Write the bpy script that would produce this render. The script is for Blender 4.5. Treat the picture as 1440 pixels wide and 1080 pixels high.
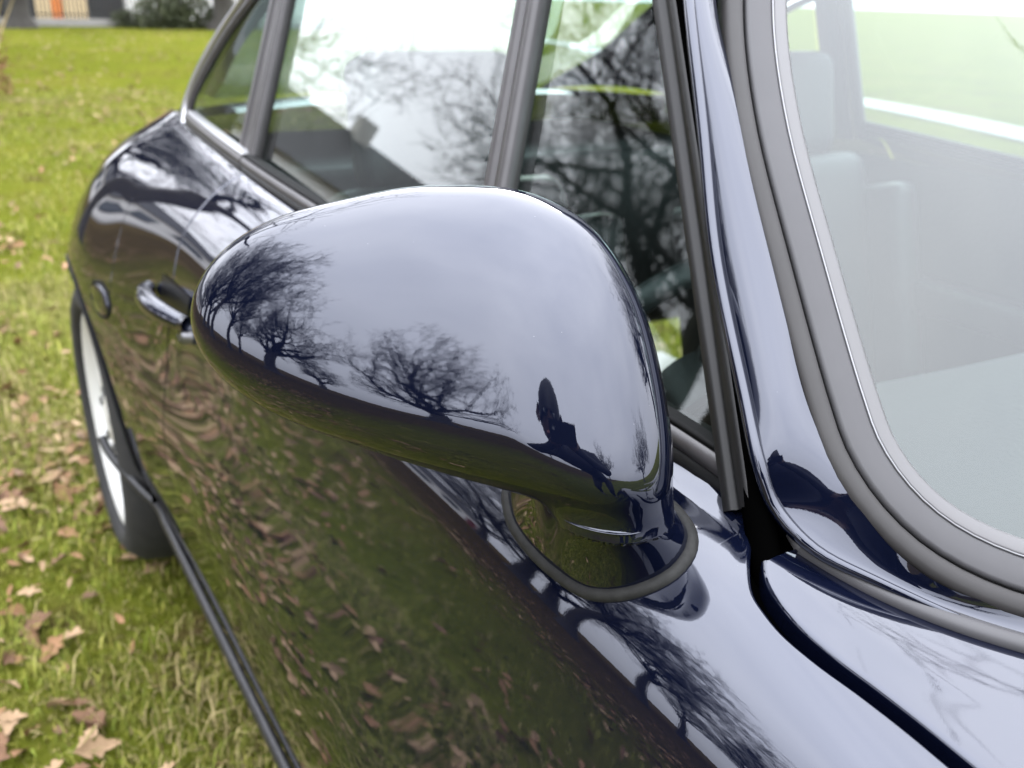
import bpy, bmesh, math, random
import numpy as np
from mathutils import Matrix, Vector
R = math.radians
random.seed(7); rng = np.random.default_rng(7)
for o in list(bpy.data.objects): bpy.data.objects.remove(o)
SC = bpy.context.scene
COL = SC.collection

# ------------------------------------------------------------------ camera, sky, sun, exposure
# car frame: y = metres behind the front axle, x = 0 on the car's centre line (photographer at -x), z up
CAM = np.array([-1.0315, .2941, 1.1796])
pt, yw, rl = R(22.543), R(31.795), R(1.827)
fw = np.array([math.sin(yw)*math.cos(pt), math.cos(yw)*math.cos(pt), -math.sin(pt)])
rt = np.array([math.cos(yw), -math.sin(yw), 0.]); up = np.cross(rt, fw)
r2 = rt*math.cos(rl)+up*math.sin(rl); u2 = -rt*math.sin(rl)+up*math.cos(rl)
cd = bpy.data.cameras.new('camera'); cam = bpy.data.objects.new('camera', cd); COL.objects.link(cam)
cam.matrix_world = Matrix(((r2[0], u2[0], -fw[0], CAM[0]), (r2[1], u2[1], -fw[1], CAM[1]), (r2[2], u2[2], -fw[2], CAM[2]), (0, 0, 0, 1)))
cd.sensor_width = 36; cd.lens = 36*1309.3/1440; cd.clip_start = .02; cd.clip_end = 3000
cd.dof.use_dof = True; cd.dof.focus_distance = .50; cd.dof.aperture_fstop = 9.0
SC.camera = cam

W = bpy.data.worlds.new('World'); SC.world = W; W.use_nodes = True
nt = W.node_tree; bgn = nt.nodes['Background']
sky = nt.nodes.new('ShaderNodeTexSky'); sky.sky_type = 'NISHITA'; sky.sun_disc = False
SUN_EL, SUN_AZ = R(30), R(40)          # azimuth from +y towards +x
sky.sun_elevation = SUN_EL; sky.sun_rotation = SUN_AZ
sky.air_density = 1.0; sky.dust_density = 4.0; sky.ozone_density = 1.0
hs = nt.nodes.new('ShaderNodeHueSaturation'); hs.inputs['Saturation'].default_value = .22
nt.links.new(sky.outputs[0], hs.inputs['Color'])
# thin uneven overcast
tc = nt.nodes.new('ShaderNodeTexCoord'); mp = nt.nodes.new('ShaderNodeMapping'); mp.inputs['Scale'].default_value = (1.2, 1.2, 2.6)
cn = nt.nodes.new('ShaderNodeTexNoise'); cn.inputs['Scale'].default_value = 1.6; cn.inputs['Detail'].default_value = 5; cn.inputs['Roughness'].default_value = .5
cr = nt.nodes.new('ShaderNodeValToRGB'); cr.color_ramp.elements[0].position = .3; cr.color_ramp.elements[1].position = .72
cr.color_ramp.elements[0].color = (.82, .83, .86, 1); cr.color_ramp.elements[1].color = (1, 1, 1, 1)
nt.links.new(tc.outputs['Generated'], mp.inputs['Vector']); nt.links.new(mp.outputs[0], cn.inputs['Vector']); nt.links.new(cn.outputs['Fac'], cr.inputs['Fac'])
mx = nt.nodes.new('ShaderNodeMix'); mx.data_type = 'RGBA'; mx.blend_type = 'MIX'; mx.inputs[0].default_value = .93
sc_ = nt.nodes.new('ShaderNodeMix'); sc_.data_type = 'RGBA'; sc_.blend_type = 'MULTIPLY'; sc_.inputs[0].default_value = 1
sc_.inputs[7].default_value = (8.6, 8.8, 9.4, 1)      # cloud-deck radiance in the sky texture's own units
sx_ = nt.nodes.new('ShaderNodeSeparateXYZ'); nt.links.new(tc.outputs['Generated'], sx_.inputs[0])
oc_ = nt.nodes.new('ShaderNodeMapRange'); oc_.inputs['From Min'].default_value = 0; oc_.inputs['From Max'].default_value = 1; oc_.inputs['To Min'].default_value = .36; oc_.inputs['To Max'].default_value = 1.06
nt.links.new(sx_.outputs['Z'], oc_.inputs['Value'])
gm = nt.nodes.new('ShaderNodeMix'); gm.data_type = 'RGBA'; gm.blend_type = 'MULTIPLY'; gm.inputs[0].default_value = 1   # overcast luminance law
nt.links.new(cr.outputs[0], gm.inputs[6]); nt.links.new(oc_.outputs[0], gm.inputs[7])
nt.links.new(gm.outputs[2], sc_.inputs[6])
nt.links.new(hs.outputs[0], mx.inputs[6]); nt.links.new(sc_.outputs[2], mx.inputs[7])
nt.links.new(mx.outputs[2], bgn.inputs[0]); bgn.inputs[1].default_value = .15

sd = bpy.data.lights.new('sun', 'SUN'); sun = bpy.data.objects.new('sun', sd); COL.objects.link(sun)
sd.energy = .5; sd.angle = R(25); sd.color = (1, .96, .9)
sv = Vector((math.sin(SUN_AZ)*math.cos(SUN_EL), math.cos(SUN_AZ)*math.cos(SUN_EL), math.sin(SUN_EL)))
sun.rotation_euler = sv.to_track_quat('Z', 'Y').to_euler()
SC.view_settings.view_transform = 'Standard'; SC.view_settings.look = 'None'
SC.view_settings.exposure = 2.78; SC.view_settings.gamma = 1
SC.cycles.max_bounces = 10; SC.cycles.transparent_max_bounces = 16; SC.cycles.glossy_bounces = 6

# ------------------------------------------------------------------ materials
MATS = {}
def mat(name, col=(.5, .5, .5), rough=.5, metal=0., coat=0., spec=.5, coatrough=.01):
    m = bpy.data.materials.new(name); m.use_nodes = True
    b = m.node_tree.nodes['Principled BSDF']
    b.inputs['Base Color'].default_value = (*col, 1); b.inputs['Roughness'].default_value = rough
    b.inputs['Metallic'].default_value = metal; b.inputs['Coat Weight'].default_value = coat
    b.inputs['Coat Roughness'].default_value = coatrough; b.inputs['Specular IOR Level'].default_value = spec
    MATS[name] = m; return m
def P(m): return m.node_tree.nodes['Principled BSDF']
def noise_col(m, cols, scale=20., detail=4, rough=.6, bump=0., coord='Object', pos=None, bscale=None, stretch=None):
    t = m.node_tree; n = t.nodes.new('ShaderNodeTexNoise'); n.inputs['Scale'].default_value = scale
    n.inputs['Detail'].default_value = detail; n.inputs['Roughness'].default_value = rough
    c = t.nodes.new('ShaderNodeTexCoord'); src = c.outputs[coord]
    if stretch:
        q = t.nodes.new('ShaderNodeMapping'); q.inputs['Scale'].default_value = stretch; t.links.new(src, q.inputs['Vector']); src = q.outputs[0]
    t.links.new(src, n.inputs['Vector'])
    r = t.nodes.new('ShaderNodeValToRGB'); e = r.color_ramp.elements
    pos = pos or np.linspace(.3, .7, len(cols))
    e[0].position = pos[0]; e[0].color = (*cols[0], 1); e[1].position = pos[-1]; e[1].color = (*cols[-1], 1)
    for p_, c_ in list(zip(pos, cols))[1:-1]:
        k = e.new(p_); k.color = (*c_, 1)
    t.links.new(n.outputs['Fac'], r.inputs['Fac']); t.links.new(r.outputs[0], P(m).inputs['Base Color'])
    if bump:
        n2 = n
        if bscale:
            n2 = t.nodes.new('ShaderNodeTexNoise'); n2.inputs['Scale'].default_value = bscale; t.links.new(src, n2.inputs['Vector'])
        b = t.nodes.new('ShaderNodeBump'); b.inputs['Strength'].default_value = bump; b.inputs['Distance'].default_value = .01
        t.links.new(n2.outputs['Fac'], b.inputs['Height']); t.links.new(b.outputs[0], P(m).inputs['Normal'])
    return m
def paint(name, col):
    m = mat(name, col, 0., 0., 0., .5, .0)
    P(m).inputs['IOR'].default_value = 1.75; P(m).inputs['Specular Tint'].default_value = (.86, .89, 1, 1)
    t = m.node_tree                                           # faint orange peel and fine dust in the clear coat
    c = t.nodes.new('ShaderNodeTexCoord'); n = t.nodes.new('ShaderNodeTexNoise'); n.inputs['Scale'].default_value = 900.; n.inputs['Detail'].default_value = 2
    t.links.new(c.outputs['Object'], n.inputs['Vector'])
    b = t.nodes.new('ShaderNodeBump'); b.inputs['Strength'].default_value = .004; b.inputs['Distance'].default_value = .001
    t.links.new(n.outputs['Fac'], b.inputs['Height']); t.links.new(b.outputs[0], P(m).inputs['Normal'])
    n2 = t.nodes.new('ShaderNodeTexNoise'); n2.inputs['Scale'].default_value = 14.; n2.inputs['Detail'].default_value = 6; t.links.new(c.outputs['Object'], n2.inputs['Vector'])   # wiped film and haze
    mr = t.nodes.new('ShaderNodeMapRange'); mr.inputs['From Min'].default_value = .45; mr.inputs['From Max'].default_value = .75; mr.inputs['To Min'].default_value = 0; mr.inputs['To Max'].default_value = .035
    t.links.new(n2.outputs['Fac'], mr.inputs['Value']); t.links.new(mr.outputs[0], P(m).inputs['Roughness'])
    v = t.nodes.new('ShaderNodeTexVoronoi'); v.inputs['Scale'].default_value = 160.
    t.links.new(c.outputs['Object'], v.inputs['Vector'])
    cr = t.nodes.new('ShaderNodeValToRGB'); cr.color_ramp.elements[0].position = .0; cr.color_ramp.elements[0].color = (.20, .20, .19, 1)
    cr.color_ramp.elements[1].position = .045; cr.color_ramp.elements[1].color = (*col, 1)
    t.links.new(v.outputs['Distance'], cr.inputs['Fac'])
    # only a few of the cells carry a speck
    gt = t.nodes.new('ShaderNodeMath'); gt.operation = 'GREATER_THAN'; gt.inputs[1].default_value = .86
    sp = t.nodes.new('ShaderNodeSeparateColor'); t.links.new(v.outputs['Color'], sp.inputs[0]); t.links.new(sp.outputs[0], gt.inputs[0])
    mi = t.nodes.new('ShaderNodeMix'); mi.data_type = 'RGBA'; mi.inputs[6].default_value = (*col, 1)
    t.links.new(gt.outputs[0], mi.inputs[0]); t.links.new(cr.outputs[0], mi.inputs[7]); t.links.new(mi.outputs[2], P(m).inputs['Base Color'])
    return m
def glass(name, tint, k=2.0):
    m = bpy.data.materials.new(name); m.use_nodes = True; t = m.node_tree; t.nodes.clear()
    o = t.nodes.new('ShaderNodeOutputMaterial'); a = t.nodes.new('ShaderNodeBsdfTransparent'); a.inputs[0].default_value = (*tint, 1)
    g = t.nodes.new('ShaderNodeBsdfGlossy'); g.inputs['Roughness'].default_value = .0; g.inputs[0].default_value = (.97, 1., .99, 1)
    f = t.nodes.new('ShaderNodeFresnel'); f.inputs[0].default_value = 1.52
    ge_ = t.nodes.new('ShaderNodeNewGeometry'); io = t.nodes.new('ShaderNodeMapRange'); io.inputs['To Min'].default_value = 1.52; io.inputs['To Max'].default_value = 1/1.52   # same pane from either face
    t.links.new(ge_.outputs['Backfacing'], io.inputs['Value']); t.links.new(io.outputs[0], f.inputs[0])
    ad = t.nodes.new('ShaderNodeMath'); ad.operation = 'ADD'; ad.inputs[1].default_value = 1.        # both faces of the pane: 2F / (1 + F)
    dv = t.nodes.new('ShaderNodeMath'); dv.operation = 'DIVIDE'; t.links.new(f.outputs[0], ad.inputs[0]); t.links.new(f.outputs[0], dv.inputs[0]); t.links.new(ad.outputs[0], dv.inputs[1])
    mu = t.nodes.new('ShaderNodeMath'); mu.operation = 'MULTIPLY'; mu.inputs[1].default_value = k; mu.use_clamp = True
    x = t.nodes.new('ShaderNodeMixShader')
    t.links.new(dv.outputs[0], mu.inputs[0]); t.links.new(mu.outputs[0], x.inputs[0]); t.links.new(a.outputs[0], x.inputs[1]); t.links.new(g.outputs[0], x.inputs[2]); t.links.new(x.outputs[0], o.inputs[0])
    MATS[name] = m; return m
M_PAINT = paint('navy paint', (.0016, .0024, .0075))
M_GLASS = glass('side glass', (.66, .78, .75), 2.); M_WS = glass('windscreen glass', (.62, .71, .69), 1.42)
M_RUB = noise_col(mat('black rubber', (.02, .02, .02), .7, spec=.15), [(.0015, .0015, .0015), (.003, .003, .003)], 60)
M_GASK = noise_col(mat('weathered gasket', (.09, .09, .085), .7, spec=.25), [(.008, .008, .0076), (.017, .017, .016)], 120, 3, bump=.06)
M_SEAL = noise_col(mat('grey windscreen rubber', (.10, .095, .1), .5, spec=.3), [(.043, .042, .044), (.050, .049, .051)], 12)
M_SEALD = noise_col(mat('dark windscreen rubber', (.04, .037, .037), .55, spec=.3), [(.021, .0195, .0193), (.027, .0255, .025)], 12)
M_SILL = noise_col(mat('sill rubber', (.01, .01, .011), .45), [(.007, .007, .008), (.012, .012, .0135)], 60)
M_TRIM = mat('anodised trim', (.075, .073, .074), .4)
M_BRT = mat('bright trim', (.17, .17, .175), .3, .8)
M_BRT2 = mat('polished trim', (.40, .40, .41), .3, .8)
M_FRAMED = noise_col(mat('black window frame', (.02, .018, .018), .45, spec=.3), [(.0028, .0026, .0026), (.0045, .0042, .0042)], 25)
M_FRAME = noise_col(mat('satin window frame', (.075, .07, .072), .34), [(.032, .0295, .030), (.044, .041, .042)], 25)
M_BLACK = mat('satin black', (.003, .003, .0033), .4, spec=.3)
M_VOID = mat('unlit cavity', (.0006, .0006, .0006), .9, spec=0)
M_WHEEL = mat('silver wheel', (.52, .52, .50), .35, .2, .3)
M_TYRE = noise_col(mat('tyre rubber', (.03, .03, .03), .8), [(.006, .006, .006), (.012, .0115, .011)], 40)
M_LEATH = noise_col(mat('dark leather', (.035, .04, .042), .5), [(.006, .008, .0085), (.011, .014, .0145)], 90, bump=.2)
M_GREY = noise_col(mat('grey trim', (.22, .23, .24), .7), [(.012, .013, .0135), (.018, .019, .0195)], 200, bump=.1)
M_LINER = mat('roof lining', (.10, .10, .10), .9)
M_MIR = mat('mirror glass', (.9, .9, .9), .0, 1.)

# ------------------------------------------------------------------ helpers
def link(o, parent=None):
    """meshes carry world coordinates; a part's inverse undoes its thing's own place"""
    COL.objects.link(o)
    if parent is not None:
        o.parent = parent
        o.matrix_parent_inverse = Matrix.Translation(-parent.location) if parent.parent is None else Matrix()
    return o
def thing(name, label, cat, loc=(0, 0, 0), group=None):
    o = bpy.data.objects.new(name, None); o.location = loc; o.empty_display_size = .1; COL.objects.link(o)
    return tag(o, label, cat, group)
def tag(o, label=None, cat=None, group=None, kind=None):
    if label: o['label'] = label
    if cat: o['category'] = cat
    if group: o['group'] = group
    if kind: o['kind'] = kind
    return o
def mesh(name, V, F, m, parent=None, nrm=None, smooth=True):
    V = np.asarray(V, float); me = bpy.data.meshes.new(name)
    me.from_pydata(V.tolist(), [], F if isinstance(F, list) else F.tolist())
    for x in (m if isinstance(m, (list, tuple)) else [m]): me.materials.append(x)
    if smooth: me.polygons.foreach_set('use_smooth', [True]*len(me.polygons))
    me.update()
    if nrm is not None: me.normals_split_custom_set_from_vertices(np.asarray(nrm, float).tolist())
    o = bpy.data.objects.new(name, me)
    return link(o, parent)
class MB:
    """collects shapes for one mesh"""
    def __init__(s): s.V = []; s.F = []; s.N = []; s.n = 0
    def add(s, V, F, N=None):
        V = np.asarray(V, float).reshape(-1, 3); F = np.asarray(F) + s.n
        s.V.append(V); s.F += F.tolist(); s.n += len(V)
        s.N.append(np.zeros((len(V), 3)) if N is None else np.asarray(N, float).reshape(-1, 3)); return s
    def grid(s, G, N=None, flip=False, closed=False):
        a, b = G.shape[:2]; i, j = np.meshgrid(np.arange(a-1), np.arange(b if closed else b-1), indexing='ij'); k = (j+1) % b
        q = np.stack([i*b+j, (i+1)*b+j, (i+1)*b+k, i*b+k], -1).reshape(-1, 4)
        if flip: q = q[:, ::-1]
        return s.add(G, q, N)
    def box(s, lo, hi):
        l, h = np.array(lo, float), np.array(hi, float)
        V = np.array([[x, y, z] for x in (l[0], h[0]) for y in (l[1], h[1]) for z in (l[2], h[2])])
        return s.add(V, [[0, 1, 3, 2], [4, 6, 7, 5], [0, 4, 5, 1], [2, 3, 7, 6], [0, 2, 6, 4], [1, 5, 7, 3]])
    def tube(s, path, r, k=8, cap=True):
        path = np.asarray(path, float); r = np.broadcast_to(np.asarray(r, float), len(path)); t = np.gradient(path, axis=0); t /= np.linalg.norm(t, axis=1)[:, None]+1e-9
        ref = np.array([0, 0, 1.]) if abs(t[0, 2]) < .9 else np.array([1., 0, 0]); a = np.linspace(0, 2*np.pi, k, endpoint=False); G = []
        for p, tt, rr in zip(path, t, r):
            ref = ref-tt*(ref@tt); ref /= np.linalg.norm(ref); b = np.cross(tt, ref)
            G.append(p+rr*(np.cos(a)[:, None]*ref+np.sin(a)[:, None]*b))
        n0 = s.n; s.grid(np.array(G), closed=True)
        if cap:
            s.F.append([n0+i for i in range(k)][::-1]); e = s.n-k; s.F.append([e+i for i in range(k)])
        return s
    def build(s, name, m, parent=None, smooth=True, normals=False):
        V = np.concatenate(s.V); N = np.concatenate(s.N) if normals else None
        return mesh(name, V, s.F, m, parent, N, smooth)
def spline(pts, n):
    p = np.asarray(pts, float); d = np.r_[0, np.cumsum(np.linalg.norm(np.diff(p, axis=0), axis=1)**.5)]
    return herm(d, p, np.linspace(0, d[-1], n))
def herm(xs, ys, x):
    x = np.asarray(x, float); d = np.diff(xs); e = [1]*(ys.ndim-1); sl = (ys[1:]-ys[:-1])/d.reshape(-1, *e)
    m = np.empty_like(ys); m[0] = sl[0]; m[-1] = sl[-1]; w = (d[1:]/(d[1:]+d[:-1])).reshape(-1, *e); m[1:-1] = sl[:-1]*w+sl[1:]*(1-w)
    i = np.clip(np.searchsorted(xs, x, side='right')-1, 0, len(xs)-2); h = d[i]; t = (x-xs[i])/h; sh = (...,)+(None,)*(ys.ndim-1); t = t[sh]; h = h[sh]
    return ys[i]*(2*t**3-3*t**2+1)+m[i]*h*(t**3-2*t**2+t)+ys[i+1]*(-2*t**3+3*t**2)+m[i+1]*h*(t**3-t**2)
def sweep(mb, path, nor, prof, closed=False):
    """sweep a 2D profile (side offset, height) along a path whose up vectors are nor"""
    path = np.asarray(path, float); nor = np.asarray(nor, float)
    if closed: t = np.roll(path, -1, 0)-np.roll(path, 1, 0)
    else: t = np.gradient(path, axis=0)
    t /= np.linalg.norm(t, axis=1)[:, None]; sd_ = np.cross(t, nor); sd_ /= np.linalg.norm(sd_, axis=1)[:, None]; nn = np.cross(sd_, t)
    G = path[:, None]+sd_[:, None]*np.array([p[0] for p in prof])[None, :, None]+nn[:, None]*np.array([p[1] for p in prof])[None, :, None]
    if closed: G = np.concatenate([G, G[:1]])
    mb.grid(G, closed=True); 
    return mb
def rbox(name, size, loc, m, parent=None, rot=(0, 0, 0), bev=.02, seg=3, taper=None):
    bm = bmesh.new(); bmesh.ops.create_cube(bm, size=1); bmesh.ops.scale(bm, vec=size, verts=bm.verts)
    if taper:
        for v in bm.verts:
            if v.co.z > 0: v.co.x *= taper[0]; v.co.y *= taper[1]
    if bev: bmesh.ops.bevel(bm, geom=bm.edges[:], offset=bev, segments=seg, profile=.6, affect='EDGES')
    bmesh.ops.transform(bm, matrix=Matrix.Translation(loc) @ Matrix.Rotation(rot[2], 4, 'Z') @ Matrix.Rotation(rot[1], 4, 'Y') @ Matrix.Rotation(rot[0], 4, 'X'), verts=bm.verts)
    me = bpy.data.meshes.new(name); bm.to_mesh(me); bm.free(); me.materials.append(m); me.polygons.foreach_set('use_smooth', [True]*len(me.polygons))
    return link(bpy.data.objects.new(name, me), parent)
# ------------------------------------------------------------------ car body surface S(y, u): u = 0 sill ... 9 belt line
DOOR=[(-.755,.24),(-.783,.285),(-.803,.40),(-.815,.55),(-.797,.68),(-.774,.785),(-.753,.847),(-.715,.884),(-.672,.897),(-.645,.902)]
def st(y,**k):
    s=[list(p) for p in DOOR]
    for i,v in k.items(): s[int(i[1:])]=list(v)
    return (y,s)
ST=[
 st(-.75,p0=(-.70,.24),p1=(-.72,.28),p2=(-.76,.38),p3=(-.77,.5),p4=(-.755,.56),p5=(-.72,.61),p6=(-.67,.645),p7=(-.60,.66),p8=(-.45,.65),p9=(-.40,.63)),
 st(-.35,p2=(-.82,.38),p3=(-.835,.55),p4=(-.82,.64),p5=(-.78,.71),p6=(-.735,.745),p7=(-.66,.76),p8=(-.50,.745),p9=(-.40,.725)),
 st(.0,p2=(-.83,.38),p3=(-.845,.55),p4=(-.83,.66),p5=(-.79,.74),p6=(-.75,.775),p7=(-.69,.793),p8=(-.55,.792),p9=(-.40,.775)),
 st(.2,p2=(-.815,.38),p3=(-.825,.55),p4=(-.808,.67),p5=(-.778,.755),p6=(-.745,.797),p7=(-.70,.818),p8=(-.55,.820),p9=(-.40,.812)),
 st(.39,p5=(-.765,.765),p6=(-.743,.820),p7=(-.708,.8455),p8=(-.58,.8475),p9=(-.44,.842)),
 st(.496,p5=(-.768,.774),p6=(-.746,.835),p7=(-.711,.8645),p8=(-.65,.8665),p9=(-.575,.862)),
 st(.562,p5=(-.771,.782),p6=(-.750,.843),p7=(-.713,.877),p8=(-.678,.885),p9=(-.638,.8825)),
 st(.62,p9=(-.652,.901)),
 st(.9),
 st(1.25,p7=(-.714,.890),p8=(-.676,.910),p9=(-.650,.918)),
 st(1.62,p5=(-.778,.79),p6=(-.757,.858),p7=(-.72,.904),p8=(-.684,.930),p9=(-.662,.940)),
 st(1.95,p2=(-.818,.38),p3=(-.834,.55),p4=(-.828,.67),p5=(-.803,.77),p6=(-.769,.85),p7=(-.722,.905),p8=(-.680,.940),p9=(-.652,.955)),
 st(2.28,p2=(-.826,.38),p3=(-.848,.55),p4=(-.848,.65),p5=(-.822,.75),p6=(-.778,.83),p7=(-.72,.892),p8=(-.655,.935),p9=(-.615,.958)),
 st(2.62,p2=(-.775,.38),p3=(-.800,.5),p4=(-.800,.6),p5=(-.770,.69),p6=(-.722,.765),p7=(-.67,.82),p8=(-.58,.86),p9=(-.52,.885)),
 st(3.0,p0=(-.70,.25),p1=(-.72,.28),p2=(-.76,.38),p3=(-.77,.46),p4=(-.75,.53),p5=(-.71,.59),p6=(-.64,.64),p7=(-.55,.68),p8=(-.45,.71),p9=(-.38,.73)),
]
YS=np.array([s[0] for s in ST]);SECT=np.array([s[1] for s in ST])  # (ns,10,2)
_yg=np.linspace(-.75,3.0,376);_sec=herm(YS,SECT,_yg);_w=np.exp(-.5*(np.arange(-14,15)/4.)**2);_w/=_w.sum()   # even out the lengthwise flow of the panels
_pad=np.concatenate([_sec[:1]+(_sec[:1]-_sec[14:0:-1]),_sec,_sec[-1:]+(_sec[-1:]-_sec[-2:-16:-1])])
SECT=sum(_w[k]*_pad[k:k+376] for k in range(29));YS=_yg
UK=np.arange(10.)
def S(y,u):
    y=np.asarray(y,float);u=np.asarray(u,float);y,u=np.broadcast_arrays(y,u);sh=y.shape
    sec=herm(YS,SECT,y.ravel())           # (n,10,2)
    # hermite in u per point
    u=u.ravel();m=np.empty_like(sec);m[:,1:-1]=(sec[:,2:]-sec[:,:-2])/2;m[:,0]=sec[:,1]-sec[:,0];m[:,-1]=sec[:,-1]-sec[:,-2]
    i=np.clip(np.floor(u).astype(int),0,8);t=(u-i)[:,None];k=np.arange(len(u))
    q=sec[k,i]*(2*t**3-3*t**2+1)+m[k,i]*(t**3-2*t**2+t)+sec[k,i+1]*(-2*t**3+3*t**2)+m[k,i+1]*(t**3-t**2)
    return np.stack([q[:,0],y.ravel(),q[:,1]],-1).reshape(*sh,3)
def N(y,u):
    h=1e-3
    a=S(np.asarray(y)+h,u)-S(np.asarray(y)-h,u);b=S(y,np.asarray(u)+h)-S(y,np.asarray(u)-h)
    n=np.cross(b,a);n/=np.linalg.norm(n,axis=-1,keepdims=True)
    return n
# ------------------------------------------------------------------ ground, path
M_GRND = mat('turf', (.08, .12, .02), .95, spec=.0)
def turf_material():
    t = M_GRND.node_tree; c = t.nodes.new('ShaderNodeTexCoord')
    def nz(s, d=4, r=.6):
        n = t.nodes.new('ShaderNodeTexNoise'); n.inputs['Scale'].default_value = s; n.inputs['Detail'].default_value = d; n.inputs['Roughness'].default_value = r; t.links.new(c.outputs['Object'], n.inputs['Vector']); return n.outputs['Fac']
    def ramp(src, els):
        r = t.nodes.new('ShaderNodeValToRGB'); e = r.color_ramp.elements; e[0].position, e[0].color = els[0][0], (*els[0][1], 1); e[1].position, e[1].color = els[-1][0], (*els[-1][1], 1)
        for p_, q in els[1:-1]: k = e.new(p_); k.color = (*q, 1)
        t.links.new(src, r.inputs['Fac']); return r.outputs[0]
    def mixc(f, a, b):
        m = t.nodes.new('ShaderNodeMix'); m.data_type = 'RGBA'
        if isinstance(f, float): m.inputs[0].default_value = f
        else: t.links.new(f, m.inputs[0])
        t.links.new(a, m.inputs[6]); t.links.new(b, m.inputs[7]); return m.outputs[2]
    big = ramp(nz(.55, 3), [(.3, (.064, .088, .007)), (.5, (.096, .112, .011)), (.72, (.135, .125, .024))])
    fine = ramp(nz(26, 6, .75), [(.28, (.024, .032, .005)), (.5, (.088, .096, .013)), (.72, (.16, .148, .040))])
    base = mixc(.55, big, fine)
    lf = ramp(nz(9, 5, .7), [(.3, (.022, .015, .008)), (.55, (.060, .038, .020)), (.75, (.15, .095, .05))])
    f1 = ramp(nz(1.3, 5, .7), [(.50, (0, 0, 0)), (.62, (1, 1, 1))])
    f2 = ramp(nz(7, 4, .7), [(.48, (0, 0, 0)), (.58, (1, 1, 1))])
    mu = t.nodes.new('ShaderNodeMath'); mu.operation = 'MULTIPLY'; t.links.new(f1, mu.inputs[0]); t.links.new(f2, mu.inputs[1])
    sx = t.nodes.new('ShaderNodeSeparateXYZ'); t.links.new(c.outputs['Object'], sx.inputs[0]); mr = t.nodes.new('ShaderNodeMapRange'); mr.inputs['From Min'].default_value = -1.9; mr.inputs['From Max'].default_value = -4.2; mr.inputs['To Max'].default_value = .95; t.links.new(sx.outputs['X'], mr.inputs['Value'])
    ad = t.nodes.new('ShaderNodeMath'); ad.operation = 'ADD'; ad.use_clamp = True; t.links.new(mu.outputs[0], ad.inputs[0]); t.links.new(mr.outputs[0], ad.inputs[1]); mu = ad      # deeper leaf litter under the trees
    m8 = t.nodes.new('ShaderNodeMath'); m8.operation = 'MULTIPLY'; m8.inputs[1].default_value = .9; t.links.new(mu.outputs[0], m8.inputs[0])
    t.links.new(mixc(m8.outputs[0], base, lf), P(M_GRND).inputs['Base Color'])
    b = t.nodes.new('ShaderNodeBump'); b.inputs['Strength'].default_value = .9; b.inputs['Distance'].default_value = .04; t.links.new(nz(40, 5, .7), b.inputs['Height']); t.links.new(b.outputs[0], P(M_GRND).inputs['Normal'])
turf_material()
xs = np.concatenate([-np.geomspace(6, 1200, 30)[::-1], np.linspace(-5.5, 5.5, 56), np.geomspace(6, 1200, 30)])
ys = np.concatenate([-np.geomspace(4, 1200, 30)[::-1], np.linspace(-3.5, 14.5, 90), np.geomspace(15, 1200, 30)])
X, Y = np.meshgrid(xs, ys, indexing='ij'); Z = -.012+.010*np.sin(X*1.7+.6)*np.cos(Y*1.3)+.006*np.sin(X*4.1+Y*3.3); Z = np.where((np.abs(X) < 15) & (np.abs(Y) < 30), Z, -.012)
g = MB(); g.grid(np.stack([X, Y, Z], -1)); tag(g.build('ground', M_GRND), kind='structure')
M_PATH = noise_col(mat('gravel path', (.5, .48, .44), .9), [(.22, .21, .19), (.32, .31, .29)], 30, bump=.3)
pa = MB(); pd = np.array([.32, .947, 0]); pn = np.array([.947, -.32, 0]); pc = np.array([8.8, 6.1, .012])
G = np.array([[pc+pd*s+pn*(w_+.12*math.sin(s*.8)) for w_ in (-.35, -.1, .1, .35)] for s in np.linspace(-14, 40, 70)]); pa.grid(G, flip=True); tag(pa.build('path', M_PATH), kind='structure')
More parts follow.
